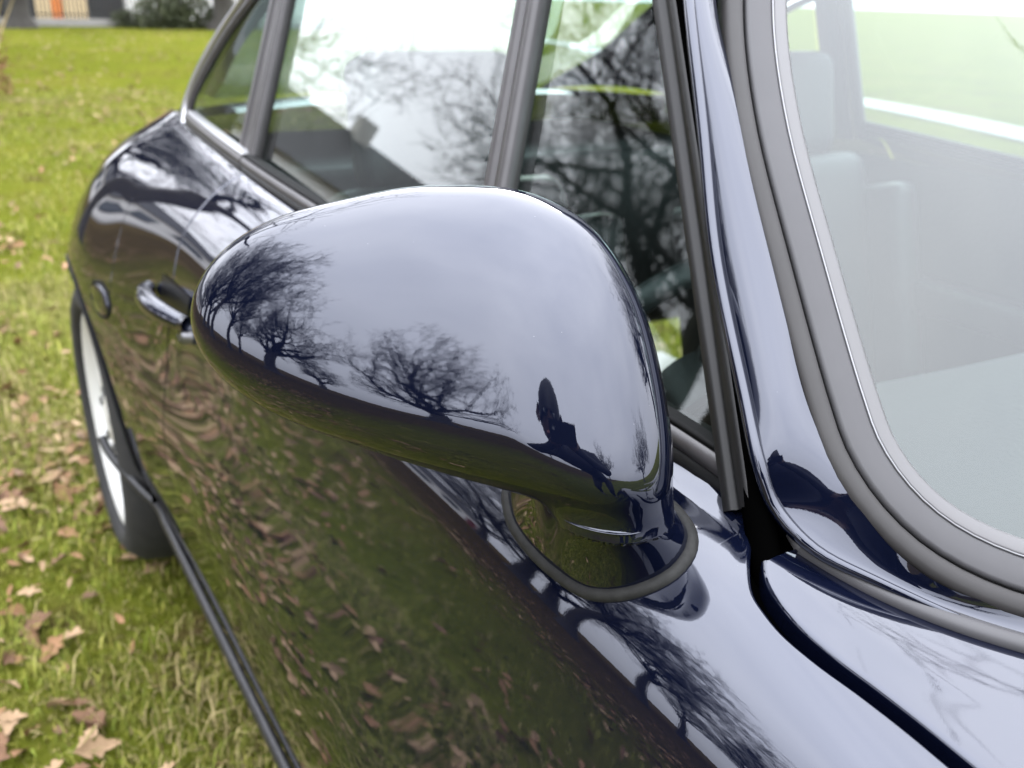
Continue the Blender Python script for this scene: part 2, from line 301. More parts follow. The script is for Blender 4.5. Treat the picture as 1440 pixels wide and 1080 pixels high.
# ------------------------------------------------------------------ bare trees
M_BARK = noise_col(mat('bark', (.06, .05, .042), .9), [(.018, .0155, .013), (.042, .038, .031)], 14, bump=.6, stretch=(1, 1, .25))
M_TWIG = mat('twigs', (.012, .011, .0105), .9, spec=.2)
def bare_tree(seed, height, spread, trunk_h, r0, levels=5, kids=(7, 6, 6, 5, 4), lean=0., gnarl=.28, uplift=.10):
    rg = np.random.default_rng(seed); segs_t, segs_c = [], []
    def grow(p, d, L, r, lv):
        n = (6, 6, 5, 4, 3, 2)[min(lv, 5)]; pts = [p]; rad = [r]; dirs = []; q = p.copy(); dd = d.copy()
        for i in range(n):
            dd = dd+rg.normal(size=3)*(gnarl if lv else .06)+np.array([0, 0, uplift if lv else .0])
            dd /= np.linalg.norm(dd); q = q+dd*L/n
            if q[2] < .25*trunk_h and lv: q[2] = .25*trunk_h
            pts.append(q); rad.append(r*(1-.72*(i+1)/n) if lv else r*(1-.45*(i+1)/n)); dirs.append(dd)
        (segs_t if lv == 0 else segs_c).append((np.array(pts), np.array(rad), (9, 6, 4, 3, 3, 3)[min(lv, 5)]))
        if lv >= levels: return
        kk = kids[min(lv, len(kids)-1)]
        for j in range(kk):
            f = (.62+.38*(j+1)/kk) if lv == 0 else (.22+.78*(j+rg.random())/kk)
            i = min(n-1, int(f*n)); t = f*n-i; b = pts[i]*(1-t)+pts[i+1]*t; dr = dirs[i]
            a = rg.normal(size=3); a -= dr*(a@dr); a /= np.linalg.norm(a)
            ang = rg.uniform(.55, 1.15) if lv == 0 else rg.uniform(.45, .95)
            if lv == 0:
                az = 2*math.pi*(j/kk+rg.uniform(-.06, .06)); a = np.array([math.cos(az), math.sin(az), 0.])
                if j == kk-1: ang = .15
            nd = dr*math.cos(ang)+a*math.sin(ang)
            Ln = (spread*.62 if lv == 0 else L*rg.uniform(.48, .66)) * (1 if lv else rg.uniform(.8, 1.1))
            grow(b, nd, Ln, max(.0075, (rad[i]*(1-t)+rad[i+1]*t)*(.62 if lv == 0 else .58)), lv+1)
    grow(np.zeros(3), np.array([lean, 0, 1.])/math.hypot(lean, 1), trunk_h, r0, 0)
    return segs_t, segs_c
def tree_mesh(name, segs, m, flare=False):
    V, F, n = [], [], 0
    for pts, rad, k in segs:
        t = np.gradient(pts, axis=0); t /= np.linalg.norm(t, axis=1)[:, None]
        ref = np.where(np.abs(t[:, 2:3]) < .9, np.array([[0, 0, 1.]]), np.array([[1., 0, 0]])); a_ = np.cross(t, ref); a_ /= np.linalg.norm(a_, axis=1)[:, None]; b_ = np.cross(t, a_)
        an = np.linspace(0, 2*np.pi, k, endpoint=False); rr = rad.copy()
        if flare: rr[0] *= 1.5
        V.append((pts[:, None]+rr[:, None, None]*(np.cos(an)[None, :, None]*a_[:, None]+np.sin(an)[None, :, None]*b_[:, None])).reshape(-1, 3))
        L = len(pts); i, j = np.meshgrid(np.arange(L-1), np.arange(k), indexing='ij'); j2 = (j+1) % k
        F.append(n+np.stack([i*k+j, i*k+j2, (i+1)*k+j2, (i+1)*k+j], -1).reshape(-1, 4)); n += L*k
    V = np.concatenate(V); F = np.concatenate(F); me = bpy.data.meshes.new(name)
    me.vertices.add(len(V)); me.vertices.foreach_set('co', V.ravel()); me.loops.add(F.size); me.loops.foreach_set('vertex_index', F.ravel())
    me.polygons.add(len(F)); me.polygons.foreach_set('loop_start', np.arange(0, F.size, 4)); me.polygons.foreach_set('loop_total', np.full(len(F), 4)); me.polygons.foreach_set('use_smooth', np.ones(len(F), bool))
    me.materials.append(m); me.update(); me.validate(); return me
KINDS = {}
for nm, a in {'oak': (14, 8, 4.9, 2.9, .42, 5, (9, 5, 5, 4, 4), .05, .34, .15), 'slender': (23, 10, 4.6, 4.2, .20, 5, (8, 6, 5, 5, 4), .03, .22, .14), 'big': (37, 14, 7.0, 3.0, .34, 5, (9, 6, 6, 5, 4), -.06, .26, .08), 'weeping': (51, 12, 7.5, 4.6, .28, 4, (6, 4, 4, 3, 2), .04, .16, -.10)}.items():
    s1, s2 = bare_tree(*a); KINDS[nm] = (tree_mesh(nm+'_trunk', s1, M_BARK, True), tree_mesh(nm+'_crown', s2, M_TWIG))
def tree(kind, x, y, s, rz, label, sz=None):
    o = thing('bare_tree', label, 'tree', (x, y, -.05), 'bare winter trees in the park'); o.rotation_euler.z = rz; o.scale = (s, s, sz or s)
    for me, nm in zip(KINDS[kind], ('trunk', 'crown')):
        c = bpy.data.objects.new(nm, me); COL.objects.link(c); c.parent = o
    return o
def pol(az, d): return (-.8-math.sin(R(az))*d, .65-math.cos(R(az))*d)      # azimuth from the car's nose towards the photographer's side
TREES = [
 ('oak', *pol(74.5, 10.5), .92, .4, 'broad bare oak mirrored in the middle of the mirror housing'),
 ('oak', *pol(103, 12), .95, 2.1, 'spreading bare tree mirrored left of the oak on the housing'),
 ('slender', *pol(112, 17), .9, 1.0, 'small bare tree mirrored between two larger ones at the housing end'),
 ('slender', *pol(117, 12), 1.0, 4.0, 'bare tree mirrored nearest the outer tip of the housing'),
 ('slender', *pol(127, 10), 1.15, 3.0, 'tall leaning bare tree mirrored above the outer tip of the housing'),
 ('oak', *pol(92, 34), 1.1, 5.0, 'distant bare tree mirrored behind the oak'),
 ('big', *pol(134, 16), 1.3, 1.4, 'big dark-trunked tree mirrored in the front side window'),
 ('oak', *pol(130, 20), 1.3, 4.1, 'wide bare tree mirrored along the shoulder of the door'),
 ('big', *pol(139, 27), 1.1, 2.2, 'tall bare tree mirrored behind the big dark trunk'),
 ('weeping', *pol(168, 8.5), 1.0, .3, 'tree with hanging branches mirrored in the rear part of the door window'),
 ('big', -1.9, 17.5, .9, 2.7, 'bare tree mirrored on the rear shoulder of the car'),
 ('slender', -2.9, 24, 1.2, 5.2, 'thinner bare tree mirrored beside the one on the rear shoulder'),
 ('big', 11.0, 1.6, .9, 3.6, 'bare tree beyond the car mirrored as streaks on the front wing'),
 ('oak', 11.5, -2.2, 1.1, 1.2, 'bare tree farther beyond the car, mirrored along the wing edge'),
 ('oak', *pol(30, 26), 1.0, 1.8, 'bare tree on the lawn ahead of the car'),
 ('slender', *pol(8, 20), 1.1, 2.9, 'thin bare tree mirrored in the windscreen base'),
 ('big', *pol(-35, 18), .9, .9, 'bare tree across the lawn in front of the bonnet'),
 ('slender', *pol(48, 22), .9, 4.4, 'slim bare tree beside the oak'),
]
for k, x, y, s, rz, lb in TREES: tree(k, x, y, s, rz, lb, s*1.2 if k == 'oak' else None)
tree('oak', 1.62, 31.2, .8, 2.6, 'tree trunk at the railings, top left corner')
tree('oak', 7.2, 31.0, .85, .6, 'thick trunk behind the bushes, left of the roof')
# ------------------------------------------------------------------ buildings behind the park railings
M_WHITE = noise_col(mat('white render', (.75, .74, .72), .85), [(.66, .65, .63), (.76, .75, .73)], 3)
M_ROOF = noise_col(mat('slate roof', (.05, .05, .055), .7), [(.008, .008, .009), (.015, .015, .016)], 6)
M_BEIGE = noise_col(mat('timber cladding', (.62, .47, .28), .8), [(.46, .35, .20), (.58, .45, .27)], 5, stretch=(4, 1, .3))
M_CHAR = mat('charcoal panel', (.006, .0065, .008), .6); M_ORNG = mat('orange panel', (.60, .18, .035), .6)
M_RED = mat('red door', (.12, .012, .008), .4); M_PANE = mat('window pane', (.05, .06, .07), .05, spec=.8)
M_CONC = noise_col(mat('concrete', (.16, .155, .145), .9), [(.22, .21, .20), (.32, .31, .29)], 8)
def part(nm, lo, hi, m_, par): b = MB(); b.box(lo, hi); return b.build(nm, m_, par, smooth=False)
cb = thing('clad_building', 'low building with charcoal, timber, orange and white panels behind railings', 'building', (4, 38, 0))
part('wall', (-1.5, 36.2, 0), (12, 44, 4.6), M_WHITE, cb); part('roof', (-1.8, 35.9, 4.6), (12.3, 44.3, 4.85), M_ROOF, cb)
for x0, x1, m_, nm in ((-1.5, 1.35, M_CONC, 'concrete_panel'), (1.4, 2.52, M_CHAR, 'charcoal_panel'), (2.57, 3.02, M_BEIGE, 'timber_panel'), (3.05, 3.34, M_ORNG, 'orange_panel'), (3.37, 4.12, M_BEIGE, 'timber_panel'), (4.17, 5.3, M_CHAR, 'charcoal_panel')):
    part(nm, (x0, 36.08, .1), (x1, 36.19, 4.4), m_, cb)
for k in range(5):
    w = part('window', (6.0+1.2*k, 36.12, 1.1), (6.9+1.2*k, 36.19, 2.5), M_CHAR, cb); part('pane', (6.06+1.2*k, 36.09, 1.16), (6.84+1.2*k, 36.115, 2.44), M_PANE, w)
HL = ['white terraced house with dark roof and red door, nearest the clad building', 'second white terraced house along from the clad building', 'third white terraced house along from the clad building', 'white terraced house farthest along the row']
for k in range(4):
    x1 = -3.2-7.2*k; x0 = x1-7; h = thing('terraced_house', HL[k], 'house', ((x0+x1)/2, 37, 0), 'white terraced houses behind the park')
    part('wall', (x0, 36, 0), (x1, 43, 3.0), M_WHITE, h)
    r = MB(); r.add([(x0-.1, 35.6, 2.95), (x1+.1, 35.6, 2.95), (x1+.1, 39.5, 5.6), (x0-.1, 39.5, 5.6), (x0-.1, 43.4, 2.95), (x1+.1, 43.4, 2.95)], [[0, 1, 2, 3], [3, 2, 5, 4]]); r.add([(x0-.1, 35.6, 2.95), (x0-.1, 39.5, 5.6), (x0-.1, 43.4, 2.95), (x1+.1, 35.6, 2.95), (x1+.1, 39.5, 5.6), (x1+.1, 43.4, 2.95)], [[0, 1, 2], [3, 5, 4]])
    rf = r.build('roof', M_ROOF, h, smooth=False); part('chimney', (x0+.4, 39.1, 5.2), (x0+1.2, 39.9, 6.4), M_CONC, rf)
    part('door', (x0+1, 35.94, 0), (x0+2, 35.995, 2.05), M_RED, h)
    for wx in (2.8, 4.9):
        w = part('window', (x0+wx, 35.93, 1.0), (x0+wx+1.3, 35.995, 2.2), M_CHAR, h); part('pane', (x0+wx+.06, 35.905, 1.06), (x0+wx+1.24, 35.925, 2.14), M_PANE, w)
# railings
M_RAIL = mat('grey railing', (.02, .02, .021), .5)
fc = thing('park_railings', 'grey vertical-bar railings on a low kerb along the park edge', 'fence', (2, 32.6, 0))
part('kerb', (-12, 32.45, 0), (12, 32.75, .20), M_CONC, fc)
part('rail', (-12, 32.58, 1.15), (12, 32.62, 1.19), M_RAIL, fc); part('rail', (-12, 32.58, .3), (12, 32.62, .34), M_RAIL, fc)
bb = MB(); bb.box((-.016, -.016, .2), (.016, .016, 1.3)); b0_ = bb.build('picket', M_RAIL, fc, smooth=False); b0_.location = (-1, 32.6, 0)
for k in range(1, 95):
    c = b0_.copy(); COL.objects.link(c); c.location = (-1+.11*k, 32.6, 0)
# bushes
M_BUSH = mat('bush leaves', (.07, .10, .03), .7); noise_col(M_BUSH, [(.022, .030, .010), (.055, .065, .022)], 3)
M_REDTW = mat('reddish twigs', (.16, .07, .04), .9); M_STRAW = mat('dry stems', (.34, .27, .15), .9)
def bush(name, label, c, rx, ry, rz, n, m_, stem_m, sz=.07):
    t = thing(name, label, 'shrub', (c[0], c[1], 0)); q = rng.normal(size=(n, 3)); q /= np.linalg.norm(q, axis=1)[:, None]; q *= (rng.random(n)**.45)[:, None]
    ctr = np.array(c)+q*[rx, ry, rz]; ctr[:, 2] = np.abs(ctr[:, 2]); u = rng.normal(size=(n, 3)); u /= np.linalg.norm(u, axis=1)[:, None]; v = np.cross(u, rng.normal(size=(n, 3))); v /= np.linalg.norm(v, axis=1)[:, None]
    s = sz*rng.uniform(.6, 1.3, n)[:, None]; V = np.stack([ctr-u*s, ctr+v*s*.5, ctr+u*s, ctr-v*s*.5], 1).reshape(-1, 3); F = np.arange(4*n).reshape(-1, 4)
    mesh('foliage', V, F, m_, t, smooth=False); st_ = MB()
    for k in range(14):
        d = rng.normal(size=2)*.6; st_.tube(np.array([[c[0], c[1], 0], [c[0]+d[0]*rx*.5, c[1]+d[1]*ry*.5, rz*.6+c[2]*.5], [c[0]+d[0]*rx, c[1]+d[1]*ry, rz*.9+c[2]]]), [.03, .018, .006], 5)
    st_.build('stem', stem_m, t)
bush('evergreen_bush', 'dull green bush in front of the white wall, by the railings', (5.9, 31.6, .45), 1.2, .6, .75, 3200, M_BUSH, M_BARK)
bush('evergreen_bush', 'lower green bush at the foot of the thick trunk', (7.6, 31.4, .3), .9, .5, .5, 1800, M_BUSH, M_BARK)
bush('evergreen_bush', 'small bush at the orange panel by the railings', (4.6, 32.1, .2), .5, .3, .35, 700, M_BUSH, M_BARK, .05)
bush('twiggy_shrub', 'reddish brown twiggy shrub at the left edge of the lawn', (-.42, 12.6, .35), .30, .3, .75, 900, M_REDTW, M_STRAW, .03)
# dark hedge closing the park on the photographer's side
M_HEDGE = mat('hedge', (.03, .035, .02), .9); noise_col(M_HEDGE, [(.018, .02, .012), (.05, .05, .03)], 2.5, bump=.8)
CARLOC = (0, 1.1, 0)
car = thing('sports_car', 'dark navy classic sports coupe parked on leafy grass, seen along its side', 'car', CARLOC)
def u_of_x(y, x):
    """body parameter u (upper side, 4.5..9) where the surface at y has the given x"""
    y = np.atleast_1d(np.asarray(y, float)); x = np.broadcast_to(np.asarray(x, float), y.shape); lo = np.full(y.shape, 4.5); hi = np.full(y.shape, 9.)
    for _ in range(40):
        mid = (lo+hi)/2; v = S(y, mid)[:, 0] > x; hi = np.where(v, mid, hi); lo = np.where(v, lo, mid)
    return (lo+hi)/2
def roll(mb, Pb, Nb, Tb, r=.003, depth=.016):
    """rolled edge and return flange along a panel boundary (Tb points away from the panel)"""
    a = np.linspace(0, np.pi/2, 5); G = []; Q = []
    for k in a:
        G.append(Pb+Tb*r*np.sin(k)-Nb*r*(1-np.cos(k))); Q.append(Nb*np.cos(k)+Tb*np.sin(k))
    G.append(G[-1]-Nb*depth); Q.append(Tb.copy())
    G = np.stack(G, 1); Q = np.stack(Q, 1)
    flip = np.cross(np.roll(Pb, -1, 0)[0]-Pb[0], Tb[0])@Nb[0] > 0
    mb.grid(G, Q, flip=bool(not flip))
def tang(Pb, Nb, inside):
    t = np.gradient(Pb, axis=0); T = np.cross(t, Nb); T /= np.linalg.norm(T, axis=1)[:, None]
    s = np.sign(((Pb-inside)*T).sum(1)); return T*s[:, None]
def panel(name, ycols, ulo, uhi, rows=64, edges='', parent=car, m=None, den=None):
    s = np.linspace(0, 1, rows); ulo = np.broadcast_to(ulo, ycols.shape); uhi = np.broadcast_to(uhi, ycols.shape)
    U = ulo[:, None]+(uhi-ulo)[:, None]*s[None]
    if den: U = np.where(s[None] < .75, ulo[:, None]+(den-ulo[:, None])*s[None]/.75, den+(uhi[:, None]-den)*(s[None]-.75)/.25)
    Y = np.repeat(ycols[:, None], rows, 1)
    G = S(Y, U); Q = N(Y, U); mb = MB(); mb.grid(G, Q, flip=True)
    if 't' in edges: roll(mb, G[:, -1], Q[:, -1], tang(G[:, -1], Q[:, -1], G[:, -4]))
    if 'b' in edges: roll(mb, G[:, 0], Q[:, 0], tang(G[:, 0], Q[:, 0], G[:, 3]))
    if 'f' in edges: roll(mb, G[0], Q[0], tang(G[0], Q[0], G[2]))
    if 'r' in edges: roll(mb, G[-1], Q[-1], tang(G[-1], Q[-1], G[-3]))
    return mb
GAP = np.array([(.40, -.674), (.463, -.6815), (.486, -.6845), (.509, -.689), (.535, -.695), (.560, -.697), (.571, -.6955), (.586, -.691), (.601, -.679), (.611, -.669), (.6205, -.658)])
def gap_x(y): return herm(GAP[:, 0], GAP[:, 1:], np.asarray(y))[:, 0]
# --- door skin
yc = np.r_[np.arange(.404, .6205, .004), .6205]
yc2 = np.r_[np.arange(.6215, .70, .008), np.arange(.70, 1.615, .022), 1.617]
ut = np.r_[u_of_x(yc, gap_x(yc)-.0050), np.full(len(yc2), 9.)]
yd = np.r_[yc, yc2]
mb = panel('door', yd, 0., ut, 100, 'fr', den=6.9)
G = S(yc, ut[:len(yc)]); Q = N(yc, ut[:len(yc)]); roll(mb, G, Q, tang(G, Q, S(yc, ut[:len(yc)]-.15)))
door = mb.build('door', M_PAINT, car, normals=True)
# --- front fender: main sheet and the tongue that runs back between door gap and windscreen cowl
ym = np.r_[np.linspace(-.75, .2, 40), np.linspace(.215, .395, 26)]
mb = panel('front_fender', ym, 0., 9., 84, '')
yt = np.r_[np.linspace(.395, .5965, 52)]
uf = u_of_x(yt, gap_x(yt)+.0120)
sl = S(yt, uf); 
mb2 = panel('x', yt, uf, 9., 40, ''); mb.V += mb2.V; mb.N += mb2.N; mb.F += (np.asarray(mb2.F)+mb.n).tolist(); mb.n += mb2.n
Q = N(yt, uf); roll(mb, sl, Q, tang(sl, Q, S(yt, uf+.1)), .0035)
G = S(np.full(40, .395), np.linspace(0, uf[0], 40)); Q = N(np.full(40, .395), np.linspace(0, uf[0], 40)); roll(mb, G, Q, tang(G, Q, S(np.full(40, .38), np.linspace(0, uf[0], 40))))
mb.build('front_fender', M_PAINT, car, normals=True)
# --- rear fender with wheel arch
AC = np.array([2.285, .325]); AR = .352
yr = np.unique(np.r_[np.linspace(1.624, 1.93, 16), AC[0]+AR*np.sin(np.linspace(-np.pi/2, np.pi/2, 41)), np.linspace(2.64, 3.0, 14)])
def u_of_z(y, z):
    lo, hi = 0., 6.
    for _ in range(40):
        mid = (lo+hi)/2
        if S(y, mid)[2] > z: hi = mid
        else: lo = mid
    return (lo+hi)/2
ul = np.array([u_of_z(y, AC[1]+math.sqrt(max(0, AR**2-(y-AC[0])**2))) if abs(y-AC[0]) < AR else 0. for y in yr])
mb = panel('rear_fender', yr, ul, 9., 70, 'f')
k = np.abs(yr-AC[0]) < AR*.9999; G = S(yr[k], ul[k]); Q = N(yr[k], ul[k]); roll(mb, G, Q, tang(G, Q, S(yr[k], ul[k]+.3)), .0025, .05)
rear = mb.build('rear_fender', M_PAINT, car, normals=True)
lip = MB(); th = np.linspace(np.pi*.98, .42*np.pi, 40)
pl = np.array([[S(AC[0]+AR*math.cos(a), u_of_z(AC[0]+AR*math.cos(a), max(.3, AC[1]+AR*math.sin(a))))[0]-.001, AC[0]+AR*math.cos(a), AC[1]+(AR-.006)*math.sin(a)] for a in th])
lip.tube(pl, .0035, 8); lip.build('arch_lip', M_RUB, rear)
# black inner structure behind the panel gaps
iv = MB(); yy = np.linspace(.30, 1.75, 60); uu = np.linspace(.2, 8.85, 40); Y, U = np.meshgrid(yy, uu, indexing='ij')
k = np.where(U > 6.5, .014, .02)[..., None]; Gi = S(Y, U)-N(Y, U)*k; iv.grid(Gi, flip=True); iv.build('inner_structure', M_VOID, car)
# round oil-filler lid on the rear fender
c0 = S(1.985, 4.05); n0 = N(1.985, 4.05); t0 = np.array([0, 1., 0]); t0 -= n0*(t0@n0); t0 /= np.linalg.norm(t0); b0 = np.cross(n0, t0)
ld = MB(); a = np.linspace(0, 2*np.pi, 33)[:-1]; G = []
for rr, hh in ((.041, -.004), (.041, .001), (.037, .0035), (.02, .004), (.0005, .0042)): G.append(c0+n0*hh+rr*(1.45*np.cos(a)[:, None]*t0+.62*np.sin(a)[:, None]*b0))
ld.grid(np.array(G), closed=True); o = ld.build('filler_lid', M_PAINT, rear)
rg = MB(); rg.tube(c0+n0*.0005+(.0625*np.cos(np.linspace(0, 2*np.pi, 40))[:, None]*t0+.0282*np.sin(np.linspace(0, 2*np.pi, 40))[:, None]*b0), .0022, 6); rg.build('lid_seal', M_RUB, rear)
# --- sill strip
ys = np.linspace(.45, 1.93, 60)
pth = S(ys, np.full(60, .95))+N(ys, np.full(60, .95))*.004; snn = N(ys, np.full(60, .95))
tail = np.array([(-.805, 1.97, .300), (-.826, 2.02, .325), (-.842, 2.055, .352), (-.848, 2.075, .375)])
for lo, hi, tl in ((.45, 1.70, False), (1.70, 2.0, True)):
    k = (ys >= lo) & (ys <= hi+.02); p_ = pth[k]; n_ = snn[k]
    mb = MB(); w = .0115 if tl else .0130
    if tl: p_ = spline(np.r_[p_[::3], tail], 40); n_ = np.repeat(snn[-1:], 40, 0)
    sweep(mb, p_, n_, [(-w, -.002), (-w*.9, .008), (-w*.35, .013), (w*.35, .013), (w*.9, .008), (w, -.002)]); mb.build('sill_strip', M_SILL, car)
under = MB(); yy = np.linspace(-.3, 1.95, 30); e0 = S(yy, np.zeros(30)); e1_ = e0.copy(); e1_[:, 0] = 0; e1_[:, 2] = .15; under.grid(np.stack([e0, e1_], 1)); under.build('floor_pan', M_BLACK, car)
# --- wheel
def ring(mb, prof, c, n=56, flip=False):
    a = np.linspace(0, 2*np.pi, n, endpoint=False); G = np.array([[(x, c[1]+r*math.cos(k), c[2]+r*math.sin(k)) for k in a] for x, r in prof]); mb.grid(G, closed=True, flip=flip)
WC = (0, 2.285, .318)
tb = MB(); ring(tb, [(-.60, .20), (-.60, .26), (-.63, .305), (-.67, .318), (-.76, .318), (-.80, .310), (-.826, .290), (-.838, .266), (-.830, .243), (-.80, .232)], WC)
tyre = tb.build('rear_wheel', M_TYRE, car)
rb = MB(); ring(rb, [(-.62, .225), (-.79, .222), (-.812, .226), (-.822, .234), (-.822, .226), (-.808, .214), (-.795, .205), (-.785, .185), (-.788, .16)], WC); rb.build('rim', M_WHEEL, tyre)
for k in range(5):
    a = 2*math.pi*k/5+.3; sp = MB(); d = np.array([0, math.cos(a), math.sin(a)]); q = np.array([0, -math.sin(a), math.cos(a)]); c = np.array(WC); G = []
    for rr, wd, x in ((.05, .036, -.795), (.10, .034, -.80), (.15, .045, -.80), (.20, .062, -.79)):
        G.append([c+d*rr-q*wd+[x+.02, 0, 0], c+d*rr-q*wd*.8+[x-.004, 0, 0], c+d*rr+q*wd*.8+[x-.004, 0, 0], c+d*rr+q*wd+[x+.02, 0, 0]])
    sp.grid(np.array(G)); sp.build('spoke', M_WHEEL, tyre)
    nb = MB(); c2 = c+d*.065+[-.80, 0, 0]; nb.tube(np.array([c2, c2+[-.018, 0, 0]]), .011, 6); nb.build('wheel_nut', M_BRT, tyre)
hb = MB(); ring(hb, [(-.78, .075), (-.80, .07), (-.815, .045), (-.818, .002)], WC); hb.build('hub', M_WHEEL, tyre)
dk = MB(); ring(dk, [(-.70, .215), (-.70, .02)], WC); dk.build('brake_disc', M_GREY, tyre)
wl = MB(); a = np.linspace(-.1, np.pi+.1, 30); G = np.array([[(x, AC[0]+(AR+.01)*math.cos(k), AC[1]+(AR+.01)*math.sin(k)) for k in a] for x in (-.80, -.45)]); wl.grid(G)
wl.grid(np.array([[(-.45, AC[0]-AR-.02, .05), (-.45, AC[0]-AR-.02, .72)], [(-.45, AC[0]+AR+.02, .05), (-.45, AC[0]+AR+.02, .72)]])); wl.build('wheel_arch_liner', M_VOID, car)

# --- side glass plane
SN = np.array([-.951, 0, .309]); SN = SN/np.linalg.norm(SN)
def SP(y, z, off=0.): return np.array([-.65+.325*(z-.92), y, z])+SN*off
def mir(mb, sx):
    if sx > 0:
        mb.V = [v*np.array([-1, 1, 1]) for v in mb.V]; mb.F = [f[::-1] for f in mb.F]
    return mb
BARP = lambda w, h: [(-w, -.004), (-w, h*.75), (-w*.86, h), (-w*.30, h), (-w*.24, h*.72), (w*.20, h*.72), (w*.26, h*1.15), (w*.84, h*1.15), (w, h*.8), (w, -.004)]
def bar(a, b, w, h, name, m, parent, sx, prof=None, off=.0):
    n = 8; pth = np.array([SP(a[0]+(b[0]-a[0])*t, a[1]+(b[1]-a[1])*t, off) for t in np.linspace(0, 1, n)])
    mb = MB(); sweep(mb, pth, np.repeat(SN[None], n, 0), prof or BARP(w, h)); return mir(mb, sx).build(name, m, parent)
def side(sx):
    dr = door if sx < 0 else fdoor
    def pane(name, poly, parent):
        V = np.array([SP(y, z, -.003) for y, z in poly]); mb = MB(); mb.add(V, [list(range(len(V)))]); return mir(mb, sx).build(name, M_GLASS, parent, smooth=False)
    pane('vent_window', [(.632, .90), (.640, .92), (.862, 1.19), (.905, 1.245), (1.043, 1.245), (.968, .90)], dr)
    pane('door_window', [(.968, .895), (1.043, 1.245), (1.66, 1.235), (1.63, .93)], dr)
    bar((.630, .903), (.880, 1.225), .0125, .010, 'window_frame', M_FRAMED, dr, sx)
    bar((.961, .90), (1.041, 1.25), .0175, .011, 'divider_bar', M_FRAME, dr, sx)
    bar((.878, 1.224), (1.665, 1.225), .012, .010, 'window_frame', M_FRAME, dr, sx)
    bar((1.640, .925), (1.664, 1.225), .013, .011, 'window_frame', M_FRAME, dr, sx)
    pl_ = bar((1.690, .92), (1.708, 1.23), .030, .006, 'centre_pillar', M_FRAME, car, sx)
    # quarter window
    q = spline([(1.738, .930), (1.86, .937), (1.985, .950), (2.05, .972), (2.045, 1.0), (1.985, 1.062), (1.90, 1.125), (1.80, 1.178), (1.742, 1.196)], 48)
    qo = MB(); c = q.mean(0); V = np.array([SP(y, z, -.002) for y, z in q]); qo.add(np.r_[V, SP(c[0], c[1], -.002)[None]], [[i, (i+1) % len(q), len(q)] for i in range(len(q))])
    qw = mir(qo, sx).build('quarter_window', M_GLASS, car, smooth=False)
    for off, w, h, m_, nm in ((0., .0075, .008, M_FRAME, 'window_seal'), (.017, .0065, .011, M_BRT2, 'bright_trim')):
        pts = np.array(q); nrm2 = np.gradient(pts, axis=0); nrm2 = np.stack([nrm2[:, 1], -nrm2[:, 0]], -1); nrm2 /= np.linalg.norm(nrm2, axis=1)[:, None]
        if ((pts-c)*nrm2).sum() < 0: nrm2 = -nrm2
        pp = pts+nrm2*off; mb = MB(); sweep(mb, np.array([SP(y, z) for y, z in pp]), np.repeat(SN[None], len(pp), 0), [(-w, -.003), (-w*.8, h*.8), (0, h), (w*.8, h*.8), (w, -.003)]); mir(mb, sx).build(nm, m_, qw)
    # belt strips: lower black seal and upper satin moulding
    for (y0, y1, nm0) in ((.626, 1.640, 'belt'), (1.645, 2.03, 'quarter')):
        yb = np.linspace(y0, y1, 44); e = S(yb, np.full(44, 9.)); par = dr if nm0 == 'belt' else car
        upv = np.array([.3, 0, .954])
        for lo, hi, ou, m_, nm in ((-.006, .0075, .0025, M_BLACK, 'belt_seal'), (.0065, .019, .0055, M_FRAME, 'belt_moulding'), (.0185, .0225, .003, M_BRT2 if nm0 == 'quarter' else M_RUB, 'glass_wiper')):
            G = np.stack([e+upv*lo+[.012, 0, 0], e+upv*lo+[-ou*.2, 0, 0], e+upv*(lo*.85+hi*.15)+[-ou, 0, 0], e+upv*(lo*.2+hi*.8)+[-ou, 0, 0], e+upv*hi+[-ou*.2, 0, 0], e+upv*hi+[.012, 0, 0]], 1)
            mb = MB(); mb.grid(G, flip=True); 
            for s_ in (0, -1): mb.add(G[s_], [[0, 1, 2, 3, 4, 5]])
            mir(mb, sx).build(nm, m_, par)
# far side of the body: one door and one continuous flank seen only through the cabin
yy = np.linspace(.62, 1.617, 30); mb = panel('x', yy, 0., 9., 30); mb.N = [n_*np.array([-1, 1, 1]) for n_ in mb.N]; fdoor = mir(mb, 1).build('far_door', M_PAINT, car, normals=True)
for a_, b_, nm in ((-.75, .615, 'far_front_fender'), (1.622, 3.0, 'far_rear_fender')):
    yy = np.linspace(a_, b_, 40); mb = panel('x', yy, 1. if nm.endswith('front_fender') else np.where(np.abs(yy-AC[0]) < AR, 3.6, 0.), 9., 30); mb.N = [n_*np.array([-1, 1, 1]) for n_ in mb.N]; mir(mb, 1).build(nm, M_PAINT, car, normals=True)
side(-1); side(1)
# door handle: pull bar bowed off the skin, recess plate, push button
hy = np.linspace(1.50, 1.70, 24); hc = S(hy, np.full(24, 4.78)); hn = N(hy, np.full(24, 4.78)); bow = .034*np.sin(np.linspace(.12, np.pi-.12, 24))**.6
hm = MB(); hm.tube(hc+hn*bow[:, None], .0105+.004*np.cos(np.linspace(-1.5, 1.5, 24)), 12); dh = hm.build('door_handle', M_PAINT, door)
hp = MB(); yy = np.linspace(1.53, 1.67, 14); uu = np.linspace(4.50, 5.08, 8); Y, U = np.meshgrid(yy, uu, indexing='ij'); hp.grid(S(Y, U)+N(Y, U)*.0015, flip=True); hp.build('handle_recess', M_BLACK, door)
hb = MB(); c0 = S(1.512, 4.60); n0 = N(1.512, 4.60); hb.tube(np.array([c0, c0+n0*.012, c0+n0*.015]), [.012, .012, .008], 14); hb.build('lock_button', M_BRT, door)

